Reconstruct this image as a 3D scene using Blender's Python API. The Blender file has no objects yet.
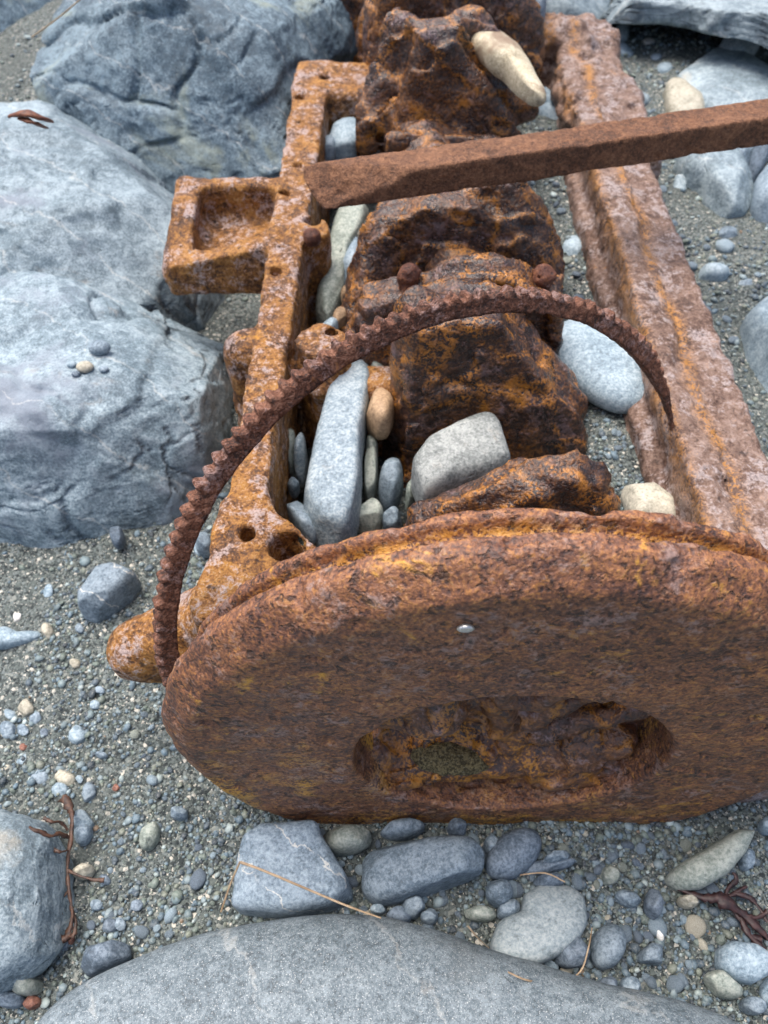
import bpy, bmesh, math, random
import numpy as np
from mathutils import Vector

# ------------------------------------------------------------------ camera, sky, sun, exposure
S = 0.7                      # metres per design unit (one unit = the height of the phone above the gravel)
sc = bpy.context.scene
COL = sc.collection
PITCH = math.radians(52.7)
FPX = 773.0
cam_d = bpy.data.cameras.new('camera')
cam = bpy.data.objects.new('camera', cam_d); COL.objects.link(cam)
cam.location = (0, 0, S)
cam.rotation_euler = (math.pi / 2 - PITCH, 0, 0)
cam_d.sensor_width = 36.0
cam_d.lens = FPX / 1024 * 36
cam_d.clip_start = 0.01
cam_d.clip_end = 400
cam_d.dof.use_dof = True
cam_d.dof.focus_distance = 0.72 * S
cam_d.dof.aperture_fstop = 10
sc.camera = cam

SUN_EL, SUN_AZ = math.radians(72), math.radians(-50)     # azimuth measured from +y (away) towards +x
world = bpy.data.worlds.new('World'); sc.world = world
world.use_nodes = True
wn = world.node_tree
bg = wn.nodes['Background']
sky = wn.nodes.new('ShaderNodeTexSky')
sky.sky_type = 'NISHITA'; sky.sun_disc = False
sky.sun_elevation = SUN_EL; sky.sun_rotation = SUN_AZ
sky.air_density = 1.0; sky.dust_density = 6.0; sky.ozone_density = 0.4
wn.links.new(sky.outputs[0], bg.inputs[0])
bg.inputs[1].default_value = 0.125
sun_d = bpy.data.lights.new('sun', 'SUN'); sun_d.energy = 1.5; sun_d.angle = math.radians(50)
sun_d.color = (1.0, 0.975, 0.94)
sun = bpy.data.objects.new('sun', sun_d); COL.objects.link(sun)
dv = Vector((math.sin(SUN_AZ) * math.cos(SUN_EL), math.cos(SUN_AZ) * math.cos(SUN_EL), math.sin(SUN_EL)))
sun.rotation_euler = dv.to_track_quat('Z', 'Y').to_euler()
sun.location = dv * 10
sc.view_settings.view_transform = 'Standard'; sc.view_settings.look = 'None'
sc.view_settings.gamma = 1; sc.view_settings.use_curve_mapping = False
sc.view_settings.exposure = 1.0

# ------------------------------------------------------------------ numeric helpers
CP, SP = math.cos(PITCH), math.sin(PITCH)
f32 = np.float32

def at(px, py, z):
    """point of the place (design units) seen at a pixel of the photograph, at height z"""
    v = 512.0 - py
    ry = FPX * CP + SP * v; rz = -FPX * SP + CP * v
    s = (z - 1.0) / rz
    return np.array([(px - 384.0) * s, ry * s, z])

def proj(P):
    P = np.asarray(P, float)
    dz = P[..., 2] - 1.0
    de = P[..., 1] * CP - dz * SP; u = P[..., 1] * SP + dz * CP
    de = np.where(de > 1e-3, de, 1e-3)
    return np.stack([384 + FPX * P[..., 0] / de, 512 - FPX * u / de], -1)

def _h(ix, iy, iz, seed):
    n = (ix * np.uint32(374761393) + iy * np.uint32(668265263) + iz * np.uint32(2147483647) + np.uint32((seed * 974711 + 17) & 0xffffffff))
    n = (n ^ (n >> np.uint32(13))) * np.uint32(1274126177)
    n = n ^ (n >> np.uint32(16))
    n = n * np.uint32(2246822519); n = n ^ (n >> np.uint32(15))
    return n

def noise(p, seed=0):
    """gradient noise, about -1..1, p (N,3)"""
    fl = np.floor(p); f = (p - fl).astype(f32)
    i = fl.astype(np.int64).astype(np.uint32)
    u = f * f * f * (f * (f * 6 - 15) + 10)
    out = 0
    for cx in (0, 1):
        wx = u[:, 0] if cx else 1 - u[:, 0]
        for cy in (0, 1):
            wy = u[:, 1] if cy else 1 - u[:, 1]
            for cz in (0, 1):
                wz = u[:, 2] if cz else 1 - u[:, 2]
                h = _h(i[:, 0] + np.uint32(cx), i[:, 1] + np.uint32(cy), i[:, 2] + np.uint32(cz), seed)
                gx = ((h & np.uint32(1023)).astype(f32) / 511.5 - 1)
                gy = (((h >> np.uint32(10)) & np.uint32(1023)).astype(f32) / 511.5 - 1)
                gz = (((h >> np.uint32(20)) & np.uint32(1023)).astype(f32) / 511.5 - 1)
                out = out + wx * wy * wz * (gx * (f[:, 0] - cx) + gy * (f[:, 1] - cy) + gz * (f[:, 2] - cz))
    return out * 1.3

def fbm(p, octv=4, seed=0, rough=0.5):
    a, s, t = 1.0, 0, 0
    for k in range(octv):
        s = s + a * noise(p * (2.03 ** k) + k * 7.31, seed + k); t += a; a *= rough
    return s / t

def sstep(a, b, x):
    t = np.clip((x - a) / (b - a), 0, 1); return t * t * (3 - 2 * t)

def smin(a, b, k):
    h = np.clip(0.5 + 0.5 * (b - a) / k, 0, 1); return b + (a - b) * h - k * h * (1 - h)

def smax(a, b, k): return -smin(-a, -b, k)

def sd_box(x, y, z, c, hs, r=0.01):
    qx = np.abs(x - c[0]) - hs[0] + r; qy = np.abs(y - c[1]) - hs[1] + r; qz = np.abs(z - c[2]) - hs[2] + r
    return np.sqrt(np.maximum(qx, 0) ** 2 + np.maximum(qy, 0) ** 2 + np.maximum(qz, 0) ** 2) + np.minimum(np.maximum(qx, np.maximum(qy, qz)), 0) - r

def box2(x, y, z, x0, x1, y0, y1, z0, z1, r=0.01):
    return sd_box(x, y, z, ((x0 + x1) / 2, (y0 + y1) / 2, (z0 + z1) / 2), ((x1 - x0) / 2, (y1 - y0) / 2, (z1 - z0) / 2), r)

def sd_cap(x, y, z, a, b, r0, r1=None):
    r1 = r0 if r1 is None else r1
    a = np.asarray(a, float); d = np.asarray(b, float) - a
    t = np.clip(((x - a[0]) * d[0] + (y - a[1]) * d[1] + (z - a[2]) * d[2]) / d.dot(d), 0, 1)
    return np.sqrt((x - a[0] - t * d[0]) ** 2 + (y - a[1] - t * d[1]) ** 2 + (z - a[2] - t * d[2]) ** 2) - (r0 + (r1 - r0) * t)

def sd_cyl(u, v, w, r, h0, h1, k=0.006):
    """cylinder: u,v across, w along from h0 to h1"""
    d = np.sqrt(u * u + v * v) - r
    e = np.abs(w - (h0 + h1) / 2) - (h1 - h0) / 2
    return smax(d, e, k)

def sd_poly(x, z, poly):
    poly = np.asarray(poly, float); n = len(poly)
    d = np.full(x.shape, 1e9); s = np.ones(x.shape)
    for i in range(n):
        a = poly[i]; b = poly[i - 1]
        ex, ez = b - a; wx = x - a[0]; wz = z - a[1]
        t = np.clip((wx * ex + wz * ez) / (ex * ex + ez * ez), 0, 1)
        d = np.minimum(d, (wx - ex * t) ** 2 + (wz - ez * t) ** 2)
        c1 = z >= a[1]; c2 = z < b[1]; c3 = ex * wz > ez * wx
        fl = (c1 & c2 & c3) | (~c1 & ~c2 & ~c3)
        s = np.where(fl, -s, s)
    return s * np.sqrt(d)

def sd_prism(x, y, z, poly, y0, y1, r=0.012):
    """outline in x,z extruded along y with rounded edges"""
    d = sd_poly(x, z, poly) + r; e = np.abs(y - (y0 + y1) / 2) - (y1 - y0) / 2 + r
    return np.minimum(np.maximum(d, e), 0) + np.sqrt(np.maximum(d, 0) ** 2 + np.maximum(e, 0) ** 2) - r

def terrace(p, f, k, seed):
    """stepped flakes: returns displacement 0..1-ish and edge mask"""
    t = fbm(p * f, 3, seed) * k
    fl = np.floor(t); fr = t - fl
    return (fl + sstep(0.40, 0.60, fr)) / k, 1 - np.clip(np.abs(fr - 0.5) / 0.16, 0, 1)

def voro(p, seed=0):
    """cellular noise: F1, F2 - F1, and a random number of the nearest cell"""
    ip = np.floor(p); b = np.full(len(p), 9.0); b2 = np.full(len(p), 9.0); idv = np.zeros(len(p))
    for dx in (-1, 0, 1):
        for dy in (-1, 0, 1):
            for dz in (-1, 0, 1):
                c = ip + (dx, dy, dz); i = c.astype(np.int64).astype(np.uint32)
                h = _h(i[:, 0], i[:, 1], i[:, 2], seed)
                q = c + np.stack([(h & np.uint32(1023)), (h >> np.uint32(10)) & np.uint32(1023), (h >> np.uint32(20)) & np.uint32(1023)], 1) / 1023.0
                d = np.sqrt(((q - p) ** 2).sum(1))
                nr = d < b
                b2 = np.where(nr, b, np.minimum(b2, d)); idv = np.where(nr, (h % np.uint32(997)) / 997.0, idv); b = np.where(nr, d, b)
    return b, b2 - b, idv

def surface_nets(F, lo, h):
    ins = F < 0
    n = np.array(F.shape)
    c = np.zeros(n - 1, np.int8)
    for a in (0, 1):
        for b in (0, 1):
            for d in (0, 1):
                c += ins[a:n[0] - 1 + a, b:n[1] - 1 + b, d:n[2] - 1 + d]
    act = (c > 0) & (c < 8)
    idx = np.full(n - 1, -1, np.int64)
    ai = np.argwhere(act); idx[act] = np.arange(len(ai))
    acc = np.zeros((len(ai), 3)); cnt = np.zeros(len(ai))
    for ax in range(3):
        o1, o2 = [k for k in range(3) if k != ax]
        for p in (0, 1):
            for q in (0, 1):
                A = ai.copy(); A[:, o1] += p; A[:, o2] += q
                B = A.copy(); B[:, ax] += 1
                fa = F[A[:, 0], A[:, 1], A[:, 2]]; fb = F[B[:, 0], B[:, 1], B[:, 2]]
                m = (fa < 0) != (fb < 0)
                t = fa[m] / (fa[m] - fb[m])
                off = np.zeros((m.sum(), 3)); off[:, o1] = p; off[:, o2] = q; off[:, ax] = t
                acc[m] += off; cnt[m] += 1
    V = lo + (ai + acc / cnt[:, None]) * h
    quads = []
    for ax in range(3):
        o1, o2 = [(1, 2), (2, 0), (0, 1)][ax]
        sl0 = [slice(None)] * 3; sl1 = [slice(None)] * 3
        sl0[ax] = slice(0, -1); sl1[ax] = slice(1, None)
        a0 = ins[tuple(sl0)]; a1 = ins[tuple(sl1)]
        for flip, mask in ((False, a0 & ~a1), (True, ~a0 & a1)):
            e = np.argwhere(mask)
            ok = (e[:, o1] > 0) & (e[:, o2] > 0) & (e[:, o1] < n[o1] - 1) & (e[:, o2] < n[o2] - 1)
            e = e[ok]
            def cell(d1, d2):
                q = e.copy(); q[:, o1] -= d1; q[:, o2] -= d2
                return idx[q[:, 0], q[:, 1], q[:, 2]]
            Q = np.stack([cell(1, 1), cell(0, 1), cell(0, 0), cell(1, 0)], 1)
            quads.append(Q[:, ::-1] if flip else Q)
    return V, np.concatenate(quads)

def new_mesh(name, V, faces, smooth=True):
    me = bpy.data.meshes.new(name)
    V = np.ascontiguousarray(V, dtype=f32); faces = np.ascontiguousarray(faces, dtype=np.int32)
    k = faces.shape[1]
    me.vertices.add(len(V)); me.vertices.foreach_set('co', V.ravel())
    me.loops.add(faces.size); me.loops.foreach_set('vertex_index', faces.ravel())
    me.polygons.add(len(faces)); me.polygons.foreach_set('loop_start', np.arange(0, faces.size, k, dtype=np.int32))
    me.polygons.foreach_set('use_smooth', np.full(len(faces), smooth))
    me.update(calc_edges=True); me.validate()
    return me

def attr(me, name, vals):
    a = me.attributes.new(name, 'FLOAT', 'POINT'); a.data.foreach_set('value', np.ascontiguousarray(vals, dtype=f32))

def link(name, me, mat, parent=None, loc=(0, 0, 0)):
    o = bpy.data.objects.new(name, me); COL.objects.link(o)
    if mat is not None and not me.materials: me.materials.append(mat)
    o.location = loc
    if parent is not None: o.parent = parent
    return o

def tag(o, label, cat, group=None, kind=None):
    if label: o['label'] = label
    if cat: o['category'] = cat
    if group: o['group'] = group
    if kind: o['kind'] = kind
    return o

def thing(name, label, cat, loc, group=None):
    o = bpy.data.objects.new(name, None); COL.objects.link(o)
    o.location = tuple(np.asarray(loc) * S); o.empty_display_size = 0.02
    return tag(o, label, cat, group)

def sdf_object(name, fn, lo, hi, h, mat, parent, base, disp=None, amp=0.01, flake=None):
    lo = np.array(lo, float); hi = np.array(hi, float)
    n = np.ceil((hi - lo) / h).astype(int) + 1
    gx = lo[0] + np.arange(n[0]) * h; gy = lo[1] + np.arange(n[1]) * h; gz = lo[2] + np.arange(n[2]) * h
    X, Y, Z = np.meshgrid(gx, gy, gz, indexing='ij')
    F = fn(X, Y, Z)
    if disp is not None:
        m = np.abs(F) < amp * 1.6 + 2 * h
        P = np.stack([X[m], Y[m], Z[m]], 1)
        F[m] += disp(P)
    F[0] = F[-1] = 1; F[:, 0] = F[:, -1] = 1; F[:, :, 0] = F[:, :, -1] = 1
    V, Q = surface_nets(F, lo, h)
    me = new_mesh(name, (V - np.asarray(base)) * S, Q)
    attr(me, 'flake', flake(V) if flake is not None else np.zeros(len(V)))
    return link(name, me, mat, parent)

# ------------------------------------------------------------------ materials
class NT:
    def __init__(self, name):
        self.m = bpy.data.materials.new(name); self.m.use_nodes = True
        self.t = self.m.node_tree; self.b = self.t.nodes['Principled BSDF']
        self.L = self.t.links.new
    def n(self, typ, **kw):
        nd = self.t.nodes.new(typ)
        for k, v in kw.items():
            if isinstance(k, str) and hasattr(nd, k): setattr(nd, k, v)
        return nd
    def set(self, sock, v):
        if hasattr(v, 'is_output'): self.L(v, sock)
        else: sock.default_value = v
    def noise(self, co, scale, detail=5, rough=0.55, dist=0.0, typ='FBM'):
        nd = self.n('ShaderNodeTexNoise'); nd.noise_dimensions = '3D'
        self.L(co, nd.inputs['Vector'])
        nd.inputs['Scale'].default_value = scale; nd.inputs['Detail'].default_value = detail
        nd.inputs['Roughness'].default_value = rough; nd.inputs['Distortion'].default_value = dist
        return nd.outputs['Fac']
    def voro(self, co, scale, feature='F1', out='Distance', rnd=1.0):
        nd = self.n('ShaderNodeTexVoronoi'); nd.feature = feature
        self.L(co, nd.inputs['Vector']); nd.inputs['Scale'].default_value = scale
        nd.inputs['Randomness'].default_value = rnd
        return nd.outputs[out]
    def math(self, op, a, b=0.0, c=None, clamp=False):
        nd = self.n('ShaderNodeMath'); nd.operation = op; nd.use_clamp = clamp
        self.set(nd.inputs[0], a); self.set(nd.inputs[1], b)
        if c is not None: self.set(nd.inputs[2], c)
        return nd.outputs[0]
    def ramp(self, fac, stops, interp='LINEAR'):
        nd = self.n('ShaderNodeValToRGB'); cr = nd.color_ramp; cr.interpolation = interp
        while len(cr.elements) < len(stops): cr.elements.new(0.5)
        for e, (p, c) in zip(cr.elements, stops):
            e.position = p; e.color = (*c, 1) if len(c) == 3 else c
        self.L(fac, nd.inputs[0]); return nd.outputs[0]
    def mask(self, fac, a, b):
        nd = self.n('ShaderNodeMapRange'); nd.interpolation_type = 'SMOOTHSTEP'; nd.clamp = True
        self.L(fac, nd.inputs['Value']); nd.inputs['From Min'].default_value = a; nd.inputs['From Max'].default_value = b
        return nd.outputs['Result']
    def mix(self, fac, a, b, mode='MIX'):
        nd = self.n('ShaderNodeMix'); nd.data_type = 'RGBA'; nd.blend_type = mode
        self.set(nd.inputs[0], fac)
        for s, v in ((nd.inputs[6], a), (nd.inputs[7], b)):
            if isinstance(v, tuple): v = (*v, 1) if len(v) == 3 else v
            self.set(s, v)
        return nd.outputs[2]
    def bump(self, h, strength, dist, prev=None):
        nd = self.n('ShaderNodeBump'); nd.inputs['Strength'].default_value = strength; nd.inputs['Distance'].default_value = dist
        self.L(h, nd.inputs['Height'])
        if prev is not None: self.L(prev, nd.inputs['Normal'])
        return nd.outputs[0]
    def coord(self, offset=True):
        tc = self.n('ShaderNodeTexCoord'); co = tc.outputs['Object']
        if offset:
            oi = self.n('ShaderNodeObjectInfo')
            ad = self.n('ShaderNodeVectorMath'); ad.operation = 'ADD'
            mu = self.n('ShaderNodeVectorMath'); mu.operation = 'SCALE'
            cb = self.n('ShaderNodeCombineXYZ')
            for i, k in enumerate((3.7, 9.1, 5.3)): self.L(self.math('MULTIPLY', oi.outputs['Random'], k), cb.inputs[i])
            self.L(co, ad.inputs[0]); self.L(cb.outputs[0], ad.inputs[1]); co = ad.outputs[0]
        return co
    def attr(self, name):
        nd = self.n('ShaderNodeAttribute'); nd.attribute_name = name; return nd.outputs['Fac'], nd.outputs['Color']

def rust(name, stops, lilac=0.0, lilac_col=(.40, .30, .30), ochre=0.5, ochre_col=(.42, .17, .025), dark=0.4, dark_col=(.022, .012, .010),
         rough=(.55, .85), big=14, bumpk=1.0, flake_ochre=0.0, grit=260, spec=0.4, streak=None, fine=.45, fleck=0.0):
    k = NT(name); co = k.coord(False)
    if streak:
        mp = k.n('ShaderNodeMapping'); k.L(co, mp.inputs[0]); mp.inputs['Scale'].default_value = streak; cs = mp.outputs[0]
    else: cs = co
    n1 = k.noise(cs, big, 8, .66, .6); n2 = k.noise(cs, big * 4.3, 6, .6, .4); n3 = k.noise(co, grit, 3, .6)
    n4 = k.noise(cs, big * 1.7, 7, .7, 1.2); n5 = k.noise(cs, big * 11, 4, .6, .5)
    mixv = k.math('MULTIPLY_ADD', n2, .45, k.math('MULTIPLY', n1, .55))
    n6 = k.noise(cs, big * 34, 3, .6, .3)
    mixv = k.math('MULTIPLY_ADD', k.math('SUBTRACT', n5, .5), .55, mixv)
    mixv = k.math('MULTIPLY_ADD', k.math('SUBTRACT', n6, .5), fine, mixv)
    mixv = k.math('MULTIPLY_ADD', k.math('SUBTRACT', n3, .5), .30, mixv)
    col = k.ramp(mixv, stops)
    if ochre:
        m = k.mask(k.math('MULTIPLY_ADD', k.math('SUBTRACT', n5, .5), .55, n4), .70 - .25 * ochre, .86 - .25 * ochre)
        col = k.mix(m, col, ochre_col)
    if lilac:
        nl = k.noise(co, big * 2.2, 8, .68, .3)
        m = k.mask(k.math('MULTIPLY_ADD', k.math('SUBTRACT', n6, .5), .35, k.math('MULTIPLY_ADD', k.math('SUBTRACT', n5, .5), .6, nl)), .70 - .35 * lilac, .86 - .35 * lilac)
        lc = k.ramp(n6, [(.36, tuple(c * .55 for c in lilac_col)), (.5, tuple(c * .85 for c in lilac_col)), (.62, lilac_col)])
        col = k.mix(k.math('MULTIPLY', m, .86), col, lc)
    if dark:
        nd_ = k.noise(cs, big * 7, 5, .62, .2)
        m = k.mask(nd_, .72 - .3 * dark, .84 - .3 * dark)
        col = k.mix(k.math('MULTIPLY', m, .85), col, dark_col)
    if fleck:
        mp2 = k.n('ShaderNodeMapping'); k.L(co, mp2.inputs[0]); mp2.inputs['Scale'].default_value = (.8, 1, .9)
        nf = k.noise(mp2.outputs[0], 170, 4, .6, .5); nf2 = k.noise(mp2.outputs[0], 300, 2, .5, .3)
        pm = k.mask(nf, .575, .66); col = k.mix(k.math('MULTIPLY', pm, fleck), col, dark_col)
        col = k.mix(k.math('MULTIPLY', k.mask(nf2, .60, .70), fleck * .75), col, (.46, .20, .05))
    if flake_ochre:
        fl, _ = k.attr('flake')
        m = k.math('MULTIPLY', fl, k.mask(k.math('MULTIPLY_ADD', k.math('SUBTRACT', n6, .5), 1.1, k.math('MULTIPLY_ADD', k.math('SUBTRACT', n5, .5), .6, n4)), .43, .58), clamp=True)
        col = k.mix(k.math('MULTIPLY', m, flake_ochre, clamp=True), col, ochre_col)
    k.L(col, k.b.inputs['Base Color'])
    rr = k.n('ShaderNodeMapRange'); k.L(n2, rr.inputs[0]); rr.inputs[1].default_value = .3; rr.inputs[2].default_value = .7
    rr.inputs[3].default_value = rough[0]; rr.inputs[4].default_value = rough[1]
    k.L(rr.outputs[0], k.b.inputs['Roughness']); k.b.inputs['Specular IOR Level'].default_value = spec
    b = None
    if fleck: b = k.bump(k.math('SUBTRACT', 1.0, pm), .8, .0016)
    b = k.bump(n1, .5 * bumpk, .006, b); b = k.bump(n2, .75 * bumpk, .0032, b)
    b = k.bump(n5, .9 * bumpk, .0020, b); b = k.bump(n6, .8 * bumpk, .0009, b); b = k.bump(n3, .7 * bumpk, .0007, b)
    k.L(b, k.b.inputs['Normal'])
    return k.m

RUST_RAIL = rust('rust_rail', [(.26, (.028, .014, .009)), (.40, (.105, .044, .016)), (.51, (.25, .108, .026)), (.62, (.36, .175, .042)), (.76, (.40, .25, .13))],
                 lilac=.57, lilac_col=(.42, .34, .33), ochre=.43, ochre_col=(.46, .22, .035), dark=.50, bumpk=1.3, fine=.6, rough=(.5, .8))
RUST_RIGHT = rust('rust_right_rail', [(.26, (.045, .024, .017)), (.40, (.115, .066, .048)), (.52, (.20, .130, .100)), (.63, (.27, .195, .165)), (.78, (.36, .19, .08))],
                  lilac=.60, lilac_col=(.37, .315, .31), ochre=.30, ochre_col=(.40, .18, .035), dark=.40, rough=(.45, .8), big=12, flake_ochre=.9, bumpk=1.3)
RUST_WHEEL = rust('rust_flywheel', [(.18, (.026, .014, .013)), (.34, (.085, .036, .024)), (.50, (.185, .076, .038)), (.66, (.31, .130, .050)), (.86, (.48, .24, .07))],
                  lilac=.44, lilac_col=(.27, .185, .165), flake_ochre=1.0, ochre=.40, ochre_col=(.58, .29, .04), dark=.40, fleck=.75, rough=(.38, .70), spec=.6, big=13, bumpk=1.15, fine=1.1)
RUST_CRANK = rust('rust_crank', [(.26, (.009, .006, .008)), (.41, (.028, .015, .014)), (.53, (.080, .036, .019)), (.64, (.20, .082, .024)), (.78, (.38, .16, .033))],
                  lilac=.42, lilac_col=(.17, .12, .13), ochre=.27, ochre_col=(.44, .175, .022), dark=.30, dark_col=(.010, .009, .014), rough=(.16, .48), big=11, flake_ochre=.95, bumpk=1.4, spec=.65, fine=.7)
RUST_BAR = rust('rust_bar', [(.26, (.042, .021, .013)), (.42, (.110, .050, .027)), (.55, (.18, .084, .044)), (.72, (.28, .14, .075))],
                ochre=.10, ochre_col=(.30, .13, .04), dark=.40, dark_col=(.035, .016, .011), rough=(.7, .9), big=20, bumpk=1.1, fine=.7)
RUST_RING = rust('rust_ring', [(.30, (.030, .014, .011)), (.43, (.085, .034, .020)), (.54, (.16, .064, .036)), (.66, (.25, .12, .075))],
                 lilac=.50, lilac_col=(.27, .18, .165), ochre=.22, ochre_col=(.36, .14, .03), dark=.50, rough=(.45, .75), big=18, bumpk=1.3, fine=.7)
RUST_BOLT = rust('rust_bolt', [(.3, (.03, .012, .010)), (.5, (.10, .035, .022)), (.7, (.20, .075, .03))], lilac=.2, ochre=.15, dark=.4, rough=(.45, .75), big=25)

def stone_mat(name, c1, c2, speck=.25, speck_col=(.6, .62, .62), vein=0.0, patch=0.0, patch_col=(.3, .3, .2), rough=.62, bumpk=1.0, scale=1.0, fine=1.0, dirt=0.0, cont=1.0):
    k = NT(name); co = k.coord(True)
    n1 = k.noise(co, 16 * scale, 7, .62, .3); n2 = k.noise(co, 70 * scale, 6, .62); n3 = k.noise(co, 420, 4, .65); n4 = k.noise(co, 1100, 2, .5)
    v = k.math('MULTIPLY_ADD', n2, .4, k.math('MULTIPLY', n1, .6))
    v = k.math('MULTIPLY_ADD', k.math('SUBTRACT', v, .5), cont, .5)
    v = k.math('MULTIPLY_ADD', k.math('SUBTRACT', n3, .5), .8 * fine, v)
    n5 = k.noise(co, 190 * scale, 5, .65, .4)
    v = k.math('MULTIPLY_ADD', k.math('SUBTRACT', n5, .5), .6 * fine, v)
    col = k.ramp(v, [(.30, tuple(x * .62 for x in c1)), (.44, c1), (.58, c2), (.72, tuple(min(.8, x * 1.25) for x in c2))])
    oi = k.n('ShaderNodeObjectInfo')
    hs = k.n('ShaderNodeHueSaturation')
    k.L(k.math('MULTIPLY_ADD', oi.outputs['Random'], .30, .86), hs.inputs['Value'])
    k.L(col, hs.inputs['Color']); col = hs.outputs[0]
    if patch:
        m = k.mask(k.noise(co, 11 * scale, 7, .65, .5), .66 - .25 * patch, .80 - .25 * patch); col = k.mix(k.math('MULTIPLY', m, .8), col, patch_col)
    if dirt:
        m = k.mask(k.noise(co, 24 * scale, 6, .7, .8), .60, .75); col = k.mix(k.math('MULTIPLY', m, dirt), col, (.30, .19, .09))
    if speck:
        m = k.mask(n4, .60, .72); col = k.mix(k.math('MULTIPLY', m, speck), col, speck_col)
        m2 = k.mask(n4, .40, .30); col = k.mix(k.math('MULTIPLY', m2, speck), col, tuple(x * .4 for x in c1))
    if vein:
        sx = k.n('ShaderNodeSeparateXYZ'); k.L(co, sx.inputs[0])
        lin = k.math('MULTIPLY_ADD', sx.outputs[0], 13 * scale, k.math('MULTIPLY_ADD', sx.outputs[1], 17 * scale, k.math('MULTIPLY', sx.outputs[2], 9 * scale)))
        lin = k.math('ADD', lin, k.math('MULTIPLY', n1, 1.1))
        lin = k.math('ABSOLUTE', k.math('SUBTRACT', k.math('FRACT', lin), .5))
        m = k.math('MULTIPLY', k.mask(lin, .022, .006), k.mask(n2, .38, .52))
        col = k.mix(k.math('MULTIPLY', m, vein), col, (.62, .62, .58))
    k.L(col, k.b.inputs['Base Color'])
    k.b.inputs['Roughness'].default_value = rough; k.b.inputs['Specular IOR Level'].default_value = .35
    b = k.bump(n1, .35 * bumpk, .004); b = k.bump(n2, .55 * bumpk, .0022, b); b = k.bump(n5, .6 * bumpk, .0010, b); b = k.bump(n3, .6 * bumpk, .0006, b)
    pit = k.mask(k.noise(co, 130 * scale, 3, .5, .3), .66, .74); b = k.bump(k.math('SUBTRACT', 1.0, pit), .5 * bumpk, .0014, b)
    k.L(b, k.b.inputs['Normal'])
    return k.m

M = {
    'blue': stone_mat('stone_blue_grey', (.145, .20, .25), (.25, .315, .37), .3, vein=.0),
    'bluev': stone_mat('stone_blue_grey_veined', (.15, .205, .255), (.25, .315, .37), .3, vein=.9, scale=1.2),
    'pale': stone_mat('stone_pale_grey', (.215, .295, .355), (.335, .42, .475), .25, (.7, .7, .7), bumpk=.8),
    'palest': stone_mat('stone_pale_dirty', (.215, .285, .34), (.36, .425, .465), .3, (.65, .65, .62), patch=.25, patch_col=(.40, .36, .27), dirt=.35),
    'green': stone_mat('stone_green_grey', (.22, .26, .23), (.34, .37, .33), .25, vein=.2, dirt=.15),
    'slate': stone_mat('stone_dark_slate', (.095, .13, .17), (.17, .215, .265), .25, (.35, .38, .40), bumpk=.8),
    'tan': stone_mat('stone_tan', (.30, .20, .12), (.42, .29, .18), .15, (.55, .45, .32), bumpk=.6),
    'cream': stone_mat('stone_cream', (.34, .325, .26), (.47, .445, .365), .15, (.75, .72, .62), bumpk=.6),
    'twotone': stone_mat('stone_cream_brown', (.38, .33, .23), (.48, .43, .32), .15, patch=.85, patch_col=(.20, .13, .085), bumpk=.5, scale=1.3),
    'red': stone_mat('stone_red', (.17, .075, .055), (.25, .12, .085), .15, bumpk=.6),
    'white': stone_mat('stone_white', (.62, .62, .58), (.76, .75, .72), .1, bumpk=.5),
    'block': stone_mat('stone_grey_block', (.20, .22, .215), (.32, .34, .33), .2, dirt=.4, bumpk=1.1),
    'boulder': stone_mat('boulder_blue_purple', (.145, .205, .245), (.29, .365, .41), .22, vein=.3, patch=.55, patch_col=(.175, .205, .255), bumpk=1.25, scale=.55, dirt=.32),
    'boulderd': stone_mat('boulder_dark_blue', (.060, .095, .125), (.150, .21, .25), .22, vein=.3, patch=.38, patch_col=(.27, .31, .25), bumpk=1.7, scale=.6, dirt=.25),
    'slab': stone_mat('slab_speckled', (.115, .150, .175), (.175, .215, .240), .8, (.55, .57, .57), bumpk=.9, scale=.6, fine=1.3, cont=.7, patch=.3, patch_col=(.12, .135, .14), dirt=.15, vein=.22),
    'far': stone_mat('rock_pale_blue', (.16, .215, .25), (.29, .355, .39), .25, vein=.3, patch=.3, patch_col=(.46, .42, .33), bumpk=1.8, scale=.6),
}

def ground_mat():
    k = NT('sand_gravel'); co = k.coord(False)
    w = k.n('ShaderNodeVectorMath'); w.operation = 'ADD'
    c1 = k.voro(co, 330, 'F1', 'Color'); d1 = k.voro(co, 330); c2 = k.voro(co, 760, 'F1', 'Color'); d2 = k.voro(co, 760)
    sp = k.n('ShaderNodeSeparateColor'); k.L(c1, sp.inputs[0]); sp2 = k.n('ShaderNodeSeparateColor'); k.L(c2, sp2.inputs[0])
    stops = [(0, (.028, .036, .038)), (.22, (.062, .077, .076)), (.45, (.105, .126, .120)), (.68, (.155, .182, .180)), (.84, (.225, .243, .225)), (.95, (.52, .50, .44)), (1.0, (.66, .64, .60))]
    a = k.ramp(sp.outputs[0], stops, 'CONSTANT'); b = k.ramp(sp2.outputs[1], stops, 'CONSTANT')
    col = k.mix(k.mask(sp.outputs[2], .45, .55), b, a)
    n = k.noise(co, 9, 5, .6); col = k.mix(k.math('MULTIPLY', k.mask(n, .45, .65), .45), col, (.085, .098, .092))
    k.L(col, k.b.inputs['Base Color']); k.b.inputs['Roughness'].default_value = .75; k.b.inputs['Specular IOR Level'].default_value = .3
    n2 = k.noise(co, 60, 5, .6)
    bm = k.bump(n2, .5, .005); bm = k.bump(k.math('SUBTRACT', 1.0, d1), .9, .0016, bm); bm = k.bump(k.math('SUBTRACT', 1.0, d2), .8, .0007, bm)
    k.L(bm, k.b.inputs['Normal']); return k.m

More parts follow.
